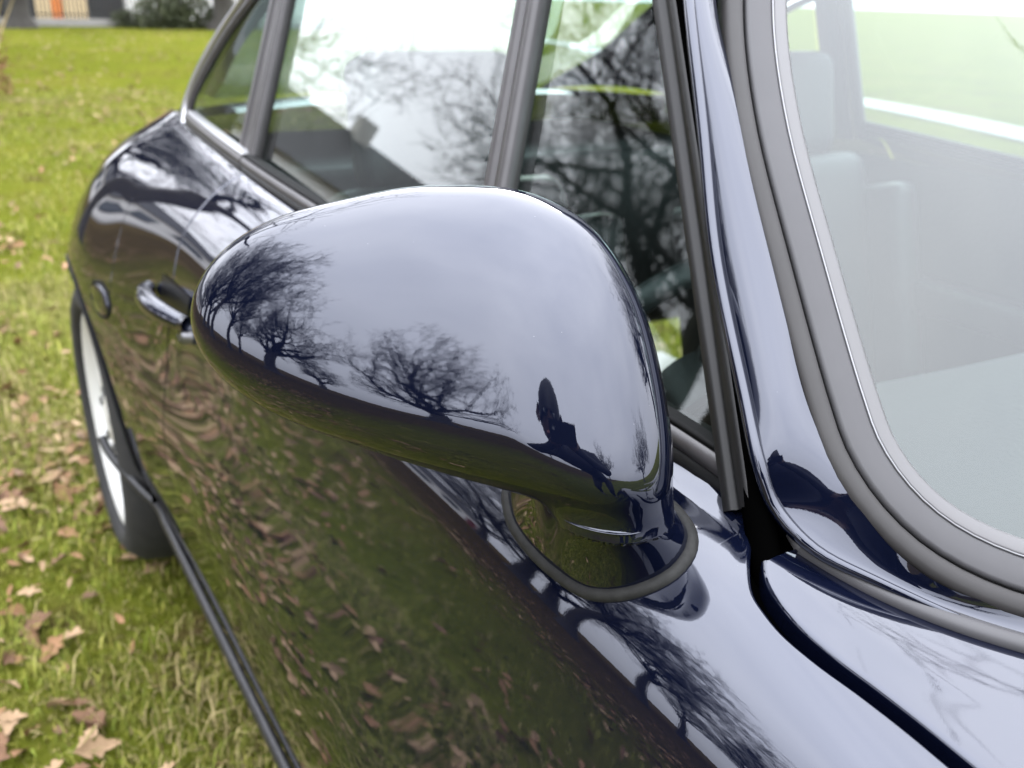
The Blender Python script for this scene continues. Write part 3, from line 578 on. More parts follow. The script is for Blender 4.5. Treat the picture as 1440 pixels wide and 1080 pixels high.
# --- windscreen: surface, glass, seal lips, trim
def WY(x, z): return .609+1.0*(z-.95)+.365*(x*x-.626**2)
GE = [(0, 1.262), (-.25, 1.258), (-.40, 1.245), (-.465, 1.228), (-.497, 1.200), (-.521, 1.183-.02), (-.546, 1.106), (-.566, 1.038), (-.584, .969), (-.587, .950), (-.583, .933), (-.572, .919), (-.543, .904), (-.47, .889), (-.35, .879), (-.18, .874), (0, .872)]
half = spline(GE, 90); ge = np.r_[half, np.stack([-half[1:-1, 0], half[1:-1, 1]], -1)[::-1]]
def wp(x, z): return np.array([x, WY(x, z), z])
def wn(x, z): n = np.array([.73*x, -1., 1.]); return n/np.linalg.norm(n)
path = np.array([wp(*q) for q in ge]); nor = np.array([wn(*q) for q in ge])
sg = MB(); K = 14; cz = 1.06; G = np.array([[wp(x*s_, cz+(z-cz)*s_) for x, z in ge] for s_ in np.linspace(1, 0.02, K)]); sg.grid(G, closed=True); ws = sg.build('windscreen', M_WS, car)
def lipsweep(nm, prof, m_):
    mb = MB(); sweep(mb, path, nor, prof, True); return mb.build(nm, m_, ws)
# side offset is negative outwards or positive? decide from geometry
t_ = path[(60+1)]-path[59]; sgn = 1. if np.cross(t_, nor[60])[0] < 0 else -1.
def pr(pts): return [(sgn*a, b) for a, b in pts]
lipsweep('trim_strip', pr([(-.001, -.002), (-.001, .0010), (.0008, .0018), (.0075, .0026), (.0090, .0024), (.0092, -.002)]), M_TRIM)
lipsweep('bright_line', pr([(.0090, -.002), (.0093, .0032), (.0099, .0038), (.0106, .0032), (.0108, -.002)]), M_BRT)
lipsweep('inner_seal', pr([(.0106, -.002), (.0110, .0030), (.0125, .0034), (.020, .0037), (.0268, .0033), (.0286, .0026), (.0290, .0), (.0290, -.004)]), M_SEAL)
lipsweep('seal_groove', pr([(.0286, -.004), (.0288, -.0008), (.0308, -.0008), (.0310, -.004)]), M_RUB)
lipsweep('outer_seal', pr([(.0306, -.004), (.0307, .0012), (.0316, .0022), (.0355, .0027), (.0395, .0022), (.0415, .0008), (.0432, -.002), (.0436, -.014), (.031, -.014)]), M_SEALD)
# painted A pillar flowing into the cowl
OUT = [(-.40, 1.286), (-.478, 1.264), (-.525, 1.230), (-.557, 1.182), (-.581, 1.106), (-.603, 1.038), (-.624, .970), (-.626, .940), (-.623, .920), (-.615, .902), (-.599, .888), (-.563, .876), (-.48, .858), (-.36, .846), (-.18, .840), (0, .838)]
oc = spline([wp(*q) for q in OUT], 120)
RD = [(-.42, .88, 1.298), (-.50, .873, 1.272), (-.548, .862, 1.238), (-.577, .814, 1.181), (-.602, .760, 1.105), (-.625, .711, 1.034), (-.647, .651, .965), (-.657, .625, .938), (-.655, .611, .916), (-.6485, .585, .900), (-.628, .556, .889), (-.572, .499, .866), (-.50, .436, .855), (-.37, .372, .852), (-.18, .345, .848), (0, .338, .846)]
rc = spline(RD, 120)
cs = np.linspace(0, 1, 16); G = []; 
for i in range(120):
    a, b = rc[i], oc[i]-0*rc[i]; q = min(1, max(0, (a[2]-.90)/.06)); bul = (.0065*q-.003*(1-q))
    nn = (SN*.55+wn(b[0], b[2])*.45) if q > .5 else (np.array([-.1, -.3, .95]))
    nn = SN*.5*q+wn(b[0], b[2])*.5*q+np.array([-.1, -.35, .93])*(1-q)
    w = np.linalg.norm(b-a); G.append([a+(b-a)*s_+nn*bul*4*s_*(1-s_) for s_ in cs])
G = np.array(G); ap = MB(); ap.grid(G); pil = ap.build('windscreen_pillar', M_PAINT, car)
ap = MB(); ap.grid(G*np.array([-1, 1, 1]), flip=True); ap.build('windscreen_pillar', M_PAINT, car)
rid = MB(); rid.tube(rc[10:78]+np.array([-.0015, 0, 0]), np.r_[np.full(50, .0042), np.linspace(.0042, .0012, 18)], 10); rid.build('pillar_ridge', M_PAINT, car)
rub = MB(); pth = np.array([SP(.612+(.868-.612)*t, .895+(1.225-.895)*t, .003) for t in np.linspace(-.12, 1, 24)]); rub.tube(pth, np.r_[np.full(4, .0095), np.full(20, .0085)], 10); rub.build('door_seal', M_VOID, car)
pb = MB(); pb.box((-.658, .600, .84), (-.625, .655, .890)); pb.build('pillar_foot', M_VOID, car, smooth=False)
# fender bead between fender and cowl
yb = np.linspace(.39, .5965, 50)[::-1]; bp = S(yb, np.full(50, 9.))+np.array([0, .001, .0005]); bn = N(yb, np.full(50, 8.9))
bd = MB(); sweep(bd, bp+np.array([-.001, -.002, 0]), bn, [(-.0062, -.004), (-.0062, .0022), (-.0045, .0046), (0, .0056), (.0045, .0046), (.0062, .0022), (.0062, -.004)]); fb = bd.build('fender_bead', M_SEAL, car)
cl = MB(); cl.tube(np.array([bp[0]-[0, .003, .002], bp[0]+[-.002, .006, .006]]), [.0052, .0044], 8); cl.build('end_clip', M_TRIM, fb)
# bonnet (in front of the windscreen, out of the picture) and cowl to fender
bm_ = MB(); xs = np.linspace(-1, 1, 41); G = []
for y in np.linspace(-.72, .40, 40):
    e = S(y, 9.)[0]+.004; ze = S(y, 9.)[2]; yk = y
    G.append([(x*abs(e), min(yk, yk), ze-.002+.012*(1-x*x)) for x in xs])
bm_.grid(np.array(G)); bm_.build('bonnet', M_PAINT, car)

# --- roof, rear screen
rail = spline([(.885, -.545, 1.243), (1.2, -.548, 1.250), (1.5, -.546, 1.248), (1.72, -.548, 1.232), (1.83, -.560, 1.190), (1.95, -.588, 1.118), (2.04, -.612, 1.045), (2.10, -.625, .985), (2.16, -.62, .955)], 50)
ins = spline([(.88, -.30, 1.288), (1.2, -.33, 1.318), (1.5, -.34, 1.315), (1.75, -.35, 1.292), (1.95, -.40, 1.235), (2.15, -.44, 1.150), (2.35, -.46, 1.050), (2.5, -.45, .985), (2.6, -.45, .94)], 50)
G = []
for i in range(50):
    a, b = np.array([rail[i][1], rail[i][0], rail[i][2]]), np.array([ins[i][1], ins[i][0], ins[i][2]])
    G.append([a+(b-a)*t+np.array([-.25, 0, .97])*.028*4*t*(1-t)*.8 for t in np.linspace(0, 1, 10)])
G = np.array(G)
for sx in (-1, 1):
    mb = MB(); mb.grid(G); mir(mb, sx).build('roof_side', M_PAINT, car)
cp = MB(); cp.grid(np.array([[((1-2*t)*g[-1][0], g[-1][1]+0*t, g[-1][2]+.012*4*t*(1-t)) for t in np.linspace(0, 1, 12)] for g in G[:30]])); cp.build('roof', M_PAINT, car)
cl2 = MB(); cl2.grid(np.array([[((1-2*t)*g[2][0], g[2][1], g[2][2]-.012+.03*4*t*(1-t)) for t in np.linspace(0, 1, 12)] for g in G[:30]]), flip=True); cl2.build('roof_lining', M_LINER, car)
rs = MB(); rs.grid(np.array([[((1-2*t)*g[-1][0], g[-1][1], g[-1][2]+.012*4*t*(1-t)) for t in np.linspace(0, 1, 12)] for g in G[29:]])); rs.build('rear_window', M_GLASS, car)
gut = MB(); gut.tube(np.array([[r_[1]-.004, r_[0], r_[2]-.002] for r_ in rail]), .0055, 8); gut.build('rain_gutter', M_TRIM, car)
# rear deck closing the body
rd = MB(); rd.grid(np.array([[((1-2*t)*S(y, 9.)[0], y, S(y, 9.)[2]-.005+.03*4*t*(1-t)) for t in np.linspace(0, 1, 12)] for y in np.linspace(2.1, 3.0, 20)])); rd.build('engine_lid', M_PAINT, car)

# --- cabin
for sx, nm in ((-.36, 'seat'), (.36, 'seat')):
    st_ = rbox(nm, (.46, .50, .14), (sx, 1.22, .36), M_LEATH, car, (R(6), 0, 0), .05, 4)
    rbox('backrest', (.46, .13, .56), (sx, 1.52, .64), M_LEATH, st_, (R(-16), 0, 0), .05, 4, (.86, 1))
    rbox('headrest', (.27, .10, .20), (sx, 1.625, 1.00), M_LEATH, st_, (R(-12), 0, 0), .04, 4)
    for s_ in (-1, 1): rbox('bolster', (.07, .20, .48), (sx+s_*.205, 1.47, .62), M_LEATH, st_, (R(-16), 0, 0), .03, 3)
rbox('rear_bench', (1.0, .14, .42), (0, 2.02, .66), M_LEATH, car, (R(-18), 0, 0), .04, 3)
rbox('parcel_shelf', (1.1, .45, .03), (0, 2.26, .86), M_GREY, car, (0, 0, 0), .01, 2)
db = MB(); xs = np.linspace(-.53, .53, 21); prf = [(.575, .850), (.62, .872), (.72, .882), (.80, .872), (.835, .845), (.84, .78), (.82, .60), (.80, .45)]
db.grid(np.array([[(x, y-.10*(1-(x/.53)**2)*(1 if y < .7 else .4), z) for y, z in prf] for x in xs])); dash = db.build('dashboard', M_GREY, car)
swc = np.array([-.36, 1.02, .80]); ax = np.array([0, .86, .51]); e_1 = np.array([1., 0, 0]); e_2 = np.cross(ax, e_1); a = np.linspace(0, 2*np.pi, 49)
sw = MB(); sw.tube(swc+.185*(np.cos(a)[:, None]*e_1+np.sin(a)[:, None]*e_2), .014, 8, False); sto = sw.build('steering_wheel', M_LEATH, car)
for k in (0, np.pi, -np.pi/2, np.pi/2):
    q = MB(); q.tube(np.array([swc-ax*.03, swc+.18*(math.cos(k)*e_1+math.sin(k)*e_2)]), [.018, .010], 6); q.build('spoke', M_BLACK, sto)
q = MB(); q.tube(np.array([swc-ax*.06, swc-ax*.01, swc]), [.05, .05, .03], 16); q.build('boss', M_LEATH, sto)
q = MB(); q.tube(np.array([swc-ax*.35, swc-ax*.03]), .03, 10); q.build('column', M_BLACK, sto)
rbox('rear_view_mirror', (.22, .03, .065), (.02, .95, 1.225), M_BLACK, car, (R(-8), 0, 0), .014, 3)
rbox('cabin_floor', (1.3, 2.0, .03), (0, 1.2, .24), M_BLACK, car, (0, 0, 0), 0)
for sx in (-1, 1):
    dc = MB(); dc.grid(np.array([[(-.625*-sx, y, z) for z in (.25, .6, .9)] for y in np.linspace(.66, 1.64, 6)])); dc.build('door_card', M_LEATH, car)
    rbox('armrest', (.07, .42, .06), (sx*.595, 1.25, .66), M_LEATH, car, (0, 0, 0), .02, 3)

# --- side mirror
MC = np.array([-.7697, .7064, .9566]); maz, mel = R(49.863), R(23.633); MH, mn, mm = .05296, 2.2252, 2.2352
FR = [(103.597, 0.0), (18.199, -22.83), (13.984, -12.999), (5.471, -3.723), (4.839, -6.267), (2.83, -2.229), (0.969, -2.392), (1.562, -1.089), (0.389, -0.695), (0.648, -0.636), (0.3, -0.05), (0.247, -0.234), (0.283, 0.042), (0.136, -0.024), (0.208, -0.047), (0.048, -0.015), (0.04, -0.033), (0.028, 0.023)]
ma = np.array([-math.sin(maz)*math.cos(mel), -math.cos(maz)*math.cos(mel), math.sin(mel)])
me1 = np.cross(ma, [0, 0, 1.]); me1 /= np.linalg.norm(me1); me1 = -me1 if me1[0] > 0 else me1
me2 = np.cross(me1, ma); me2 = -me2 if me2[2] < 0 else me2
NT = 240; th = np.linspace(0, 2*np.pi, NT, endpoint=False)
def r_out(t): return sum((2 if k else 1)*(a*np.cos(k*t)-b*np.sin(k*t)) for k, (a, b) in enumerate(FR))/1000
RR = r_out(th)
sm = bpy.data.objects.new('side_mirror', None); COL.objects.link(sm); sm.location = (0, 0, 0); sm.parent = car; sm.matrix_parent_inverse = Matrix.Translation(-car.location)
mg = MB(); gl_ = np.array([MC+(RR*g)[:, None]*(np.cos(th)[:, None]*me1+np.sin(th)[:, None]*me2)-.0285*ma for g in (.90, .5, .01)]); mg.grid(gl_, closed=True); mg.build('mirror_glass', M_MIR, sm)
fp = np.array([(.770, -.738), (.752, -.7455), (.735, -.749), (.692, -.7505), (.654, -.746), (.632, -.733), (.623, -.715), (.632, -.697), (.655, -.688), (.69, -.688), (.73, -.700), (.762, -.720), (.770, -.738)])
fl = spline(fp, 73)[:-1]; uf_ = u_of_x(fl[:, 0], fl[:, 1]); F0 = S(fl[:, 0], uf_); FN = N(fl[:, 0], uf_)
tp = spline([(-.745, .712), (-.760, .690), (-.770, .667), (-.770, .652), (-.762, .637), (-.750, .627), (-.732, .626), (-.712, .636), (-.703, .655), (-.703, .680), (-.715, .705), (-.730, .717), (-.745, .712)], 73)[:-1]
T0 = np.stack([tp[:, 0], tp[:, 1], np.full(72, .915)], -1)
# line both loops up by angle
def srt(L, c): a = np.arctan2(L[:, 1]-c[1], L[:, 0]-c[0]); return a
a0 = np.unwrap(srt(F0, F0.mean(0))); 
A = np.linspace(0, 2*np.pi, 97)[:-1]
def resamp(L, extra=None):
    a = srt(L, L.mean(0)) % (2*np.pi); o_ = np.argsort(a); a = a[o_]; out = []
    for X in ([L] if extra is None else [L, extra]):
        X = X[o_]; out.append(np.stack([np.interp(A, np.r_[a-2*np.pi, a, a+2*np.pi], np.r_[X[:, k], X[:, k], X[:, k]]) for k in range(3)], -1))
    return out
F1, FN1 = resamp(F0, FN); T1, = resamp(T0); rowsF = []
cF = F1.mean(0)
for t in np.linspace(0, 1, 16):
    b = F1*.985+cF*.015+FN1*.002; q = b+(T1-b)*t; blend = t+.18*math.sin(math.pi*t)
    q = np.stack([b[:, 0]+(T1[:, 0]-b[:, 0])*t**1.15, b[:, 1]+(T1[:, 1]-b[:, 1])*t**1.15, b[:, 2]+(T1[:, 2]-b[:, 2])*(t*.82+.18*math.sin(t*math.pi/2))], -1); rowsF.append(q)
top = rowsF[-1]; ct = top.mean(0)
rowsF += [top+(ct-top)*.02+[0, 0, .0016], top+(ct-top)*.06+[0, 0, .002], top+(ct-top)*.5+[0, 0, .003], top*0+ct+[0, 0, .003]]
ft = MB(); ft.grid(np.array(rowsF), closed=True, flip=True); ft.build('foot', M_PAINT, sm)
gk = MB(); sweep(gk, F1, FN1, [(-.0048, -.003), (-.0046, .0015), (-.0028, .0038), (0, .0044), (.0028, .0038), (.0046, .0015), (.0048, -.003)], True); gk.build('gasket', M_GASK, sm)
seam = MB(); seam.tube(np.r_[T1, T1[:1]]+[0, 0, .0002], .0005, 6, False); seam.build('seam_ring', M_PAINT, sm)

# housing and neck: one implicit surface, meshed by surface nets and projected onto the level set
tab_t = np.linspace(0, 2*np.pi, 1441); tab_r = r_out(tab_t)
tc_ = T1.mean(0); nphi = np.arctan2(T1[:, 1]-tc_[1], T1[:, 0]-tc_[0]) % (2*np.pi); nr = np.hypot(T1[:, 0]-tc_[0], T1[:, 1]-tc_[1]); o_ = np.argsort(nphi); nphi, nr = nphi[o_], nr[o_]
fr_ = np.fft.rfft(np.interp(np.linspace(0, 2*np.pi, 257)[:-1], np.r_[nphi-2*np.pi, nphi, nphi+2*np.pi], np.r_[nr, nr, nr])); fr_[9:] = 0; nr2 = np.fft.irfft(fr_, 256); nt_ = np.linspace(0, 2*np.pi, 257)
def field(p):
    q = p-MC; u = q@me1; v = q@me2; w = q@ma
    g = np.hypot(u, v)/np.interp(np.arctan2(v, u) % (2*np.pi), tab_t, tab_r); aw = np.abs(w)
    fh = np.where(w > 0, (g**mn+(aw/MH)**mm)**(1/mn)-1, (g**4+(aw/.028)**4)**.25-1)*.055
    tz = np.clip((p[..., 2]-.912)/.05, -.3, 1.4); cx = tc_[0]+(-.745-tc_[0])*tz; cy = tc_[1]+(.692-tc_[1])*tz
    dx, dy = p[..., 0]-cx, p[..., 1]-cy; s = .985-.42*np.maximum(tz, 0)**1.3
    fn = (np.hypot(dx, dy)/(s*np.interp(np.arctan2(dy, dx) % (2*np.pi), nt_, np.r_[nr2, nr2[:1]]))-1)*.030
    fn = np.maximum(fn, np.maximum(.908-p[..., 2], p[..., 2]-.985))
    k = .016; h = np.clip(.5+.5*(fh-fn)/k, 0, 1)
    return fh*(1-h)+fn*h-k*h*(1-h)
def gradf(p, e=4e-4): return np.stack([(field(p+e*d)-field(p-e*d))/(2*e) for d in np.eye(3)], -1)
def surface_nets(lo, hi, st):
    ax = [np.arange(lo[k], hi[k], st) for k in range(3)]; X = np.stack(np.meshgrid(*ax, indexing='ij'), -1); v = field(X); n = np.array(v.shape)-1
    cs = [v[a:a+n[0], b:b+n[1], d:d+n[2]] for a in (0, 1) for b in (0, 1) for d in (0, 1)]
    ins = sum((q < 0).astype(int) for q in cs); act = (ins > 0) & (ins < 8); idx = -np.ones(act.shape, int); I = np.argwhere(act); idx[act] = np.arange(len(I))
    P_ = X[I[:, 0], I[:, 1], I[:, 2]]+st/2
    F = []
    for a in range(3):
        b, d = (a+1) % 3, (a+2) % 3; s0 = [slice(None)]*3; s1 = [slice(None)]*3; s0[a] = slice(0, -1); s1[a] = slice(1, None)
        A0, A1 = v[tuple(s0)] < 0, v[tuple(s1)] < 0; E = np.argwhere(A0 != A1); E = E[(E[:, b] > 0) & (E[:, d] > 0) & (E[:, b] < n[b]) & (E[:, d] < n[d])]
        sg_ = A0[E[:, 0], E[:, 1], E[:, 2]]; q = []
        for ob, od in ((-1, -1), (0, -1), (0, 0), (-1, 0)):
            c_ = E.copy(); c_[:, b] += ob; c_[:, d] += od; q.append(idx[c_[:, 0], c_[:, 1], c_[:, 2]])
        q = np.stack(q, -1); q[~sg_] = q[~sg_][:, ::-1]; F.append(q)
    F = np.concatenate(F); F = F[(F >= 0).all(1)]
    for _ in range(5):
        g_ = gradf(P_); P_ = P_-g_*(field(P_)/np.maximum((g_**2).sum(-1), 1e-6))[:, None]
    for _ in range(2):                      # even out the cells, then back onto the surface
        m_ = np.zeros_like(P_); c_ = np.zeros(len(P_))
        for k in range(4): np.add.at(m_, F[:, k], P_[F[:, (k+1) % 4]]); np.add.at(c_, F[:, k], 1)
        P_ = .5*P_+.5*m_/np.maximum(c_, 1)[:, None]
        for _ in range(3): g_ = gradf(P_); P_ = P_-g_*(field(P_)/np.maximum((g_**2).sum(-1), 1e-6))[:, None]
    g_ = gradf(P_); return P_, F, g_/np.linalg.norm(g_, axis=1)[:, None]
hv, hf, hn_ = surface_nets((-1.00, .58, .904), (-.66, .90, 1.115), .0024)
mesh('housing', hv, hf, M_PAINT, sm, hn_)
# ------------------------------------------------------------------ grass blades and leaf litter
def blades(name, n, gen, h, w, label):
    xy = gen(n); k = len(xy); z0 = -.012
    clump = .5+.5*np.sin(xy[:, 0]*5.3+1.7*np.sin(xy[:, 1]*3.1))*np.sin(xy[:, 1]*4.7+1.3*np.sin(xy[:, 0]*6.1))
    keep = rng.random(k) < .30+.9*clump; xy = xy[keep]; clump = clump[keep]; k = len(xy)
    az = rng.uniform(0, 2*np.pi, k); L = h*(rng.uniform(.35, 1.1, k)+.9*(rng.random(k) < .07))*(.55+.75*clump); bend = rng.uniform(.1, 1.2, k)**1.3
    d = np.stack([np.cos(az), np.sin(az), 0*az], -1); s = np.stack([-np.sin(az), np.cos(az), 0*az], -1)*(w*rng.uniform(.6, 1.3, k))[:, None]/2
    b = np.c_[xy, np.full(k, z0)]; m1 = b+d*(L*bend*.25)[:, None]+np.array([0, 0, 1])*(L*.6)[:, None]; tp = b+d*(L*bend*.8)[:, None]+np.array([0, 0, 1])*(L*(1-.38*bend))[:, None]
    V = np.stack([b-s, b+s, m1+s*.8, m1-s*.8, tp], 1).reshape(-1, 3); i = np.arange(k)*5
    F4 = np.stack([i, i+1, i+2, i+3], -1); F3 = np.stack([i+3, i+2, i+4], -1)
    me = bpy.data.meshes.new(name); me.vertices.add(len(V)); me.vertices.foreach_set('co', V.ravel())
    idx = np.concatenate([np.c_[F4, F3].ravel()]); me.loops.add(len(idx)); me.loops.foreach_set('vertex_index', idx)
    st_ = np.stack([np.arange(k)*7, np.arange(k)*7+4], -1).ravel(); tot = np.tile([4, 3], k); me.polygons.add(2*k); me.polygons.foreach_set('loop_start', st_); me.polygons.foreach_set('loop_total', tot)
    at_ = me.color_attributes.new('tint', 'FLOAT_COLOR', 'POINT'); pat = .5+.5*np.sin(xy[:, 0]*3.1+2*np.sin(xy[:, 1]*1.7))*np.cos(xy[:, 1]*2.2+xy[:, 0]*1.4); dry = rng.random(k) < .06+.42*pat**2
    g_ = rng.random(k); c = np.stack([.118+.165*g_, .156+.115*g_, .018+.040*g_], -1)*(rng.uniform(.55, 1.2, k)*(.75+.4*(1-pat)))[:, None]; c[dry] = np.array([.36, .29, .14])*rng.uniform(.6, 1.1, (dry.sum(), 1))
    me.color_attributes['tint'].data.foreach_set('color', np.repeat(np.c_[c, np.ones(k)], 5, 0).ravel())
    me.materials.append(M_BLADE); me.update(); me.validate(); o = bpy.data.objects.new(name, me); COL.objects.link(o); return tag(o, label, 'grass', kind='stuff')
M_BLADE = mat('grass blade', (.1, .18, .02), .7, spec=.12); an = M_BLADE.node_tree.nodes.new('ShaderNodeVertexColor'); an.layer_name = 'tint'; M_BLADE.node_tree.links.new(an.outputs[0], P(M_BLADE).inputs['Base Color'])
P(M_BLADE).inputs['Subsurface Weight'].default_value = 0
def gen_near(n):                        # densest where the lawn is close to the camera
    y = rng.uniform(.6, 4.6, n); x = rng.uniform(-1.75, -.50, n); return np.stack([x, y], -1)
def gen_mid(n):
    x = rng.uniform(-3.4, 1.6, n); y = rng.uniform(-1.5, 13, n); ok = (rng.random(n) < np.clip((x+3.4)/1.6, 0, 1)) & ~((x > -.8) & (x < .8) & (y > -.7) & (y < 3.0)); return np.stack([x, y], -1)[ok]
blades('lawn_grass', 105000, gen_near, .050, .0026, 'short yellow-green lawn grass beside the car')
blades('lawn_grass', 80000, gen_mid, .050, .005, 'lawn grass spreading away behind and beside the car')
# leaves
M_LEAF = [noise_col(mat('dead oak leaf %d' % k, c1, .75), [c0, c1], 30, bump=.3) for k, (c0, c1) in enumerate([((.13, .062, .024), (.24, .125, .055)), ((.20, .125, .062), (.31, .205, .115)), ((.07, .032, .013), (.14, .068, .028))])]
def leaf_verts(seed):
    q = np.random.default_rng(seed); t = np.linspace(0, 1, 10); w = .21*np.sin(np.pi*np.clip(t, 0, 1)**.8)*(1+.42*np.cos(t*2*np.pi*3.5)); w[0] = .03; w[-1] = .02
    mid = np.stack([t-.5, 0*t, .10*q.uniform(-1, 1.5)*(t-.5)**2*4], -1); cu = q.uniform(.1, .9)
    l = mid+np.stack([.03*q.normal(size=10), w, cu*w*.8+.02*q.normal(size=10)], -1); r = mid+np.stack([.03*q.normal(size=10), -w, q.uniform(.0, .8)*w], -1)
    V = np.concatenate([l, mid, r]); F = [[i, i+1, 11+i, 10+i] for i in range(9)]+[[10+i, 11+i, 21+i, 20+i] for i in range(9)]
    return V, F
LEAVES = [leaf_verts(k) for k in range(8)]
def leafmesh(k): V, F = LEAVES[k % 8]; me = bpy.data.meshes.new('leaf'); me.from_pydata(V.tolist(), [], F); me.materials.append(M_LEAF[k % 3]); me.polygons.foreach_set('use_smooth', [True]*len(F)); return me
LM = [leafmesh(k) for k in range(24)]
def rot3(a, b, c): return np.array(Matrix.Rotation(c, 3, 'Z') @ Matrix.Rotation(b, 3, 'Y') @ Matrix.Rotation(a, 3, 'X'))
def patch(n, x0, x1, y0, y1, thr):
    x = rng.uniform(x0, x1, n); y = rng.uniform(y0, y1, n); f = np.sin(x*2.9+1.1*np.sin(y*1.9))+np.sin(y*2.3+x*1.2+2)+.7*np.sin(x*7+y*5); k = f+rng.normal(size=n)*1.5 > thr; k &= ~((x > -.74) & (x < .8) & (y < 3)); return np.stack([x, y], -1)[k]
near = patch(1100, -1.55, -.74, 1.0, 5.5, .95)[:290]
for k, (x, y) in enumerate(near):
    o = bpy.data.objects.new('fallen_leaf', LM[k % 24]); COL.objects.link(o); s = rng.uniform(.032, .078); o.scale = (s, s, s)
    o.location = (x, y, .002+.020*rng.random()); o.rotation_euler = (rng.normal()*.35, rng.normal()*.35, rng.uniform(0, 6.28)); tag(o, 'curled brown oak leaf lying in the grass by the car', 'leaf', 'fallen oak leaves beside the car')
bits = patch(2600, -1.7, -.76, .9, 5.5, .7); far = np.concatenate([bits, patch(9000, -7, 1.5, .9, 15, .9), patch(300, -1.5, -.80, 1.3, 3.0, .6), patch(6000, -1.5, 9, 14, 30, 1.0), patch(4200, -4.2, -1.3, .9, 9, .9)]); V, F, n, mi = [], [], 0, []
for k, (x, y) in enumerate(far):
    v, f = LEAVES[k % 8]; s = rng.uniform(.018, .05) if k < len(bits) else rng.uniform(.032, .078); v = (v*s)@rot3(rng.normal()*.35, rng.normal()*.35, rng.uniform(0, 6.28)).T+[x, y, .004+.02*rng.random()]; V.append(v); F += [[i+n for i in q] for q in f]; n += len(v); mi += [k % 3]*len(f)
o = mesh('leaf_litter', np.concatenate(V), F, M_LEAF); o.data.polygons.foreach_set('material_index', mi); tag(o, 'brown oak leaf litter scattered over the lawn', 'leaves', kind='stuff')
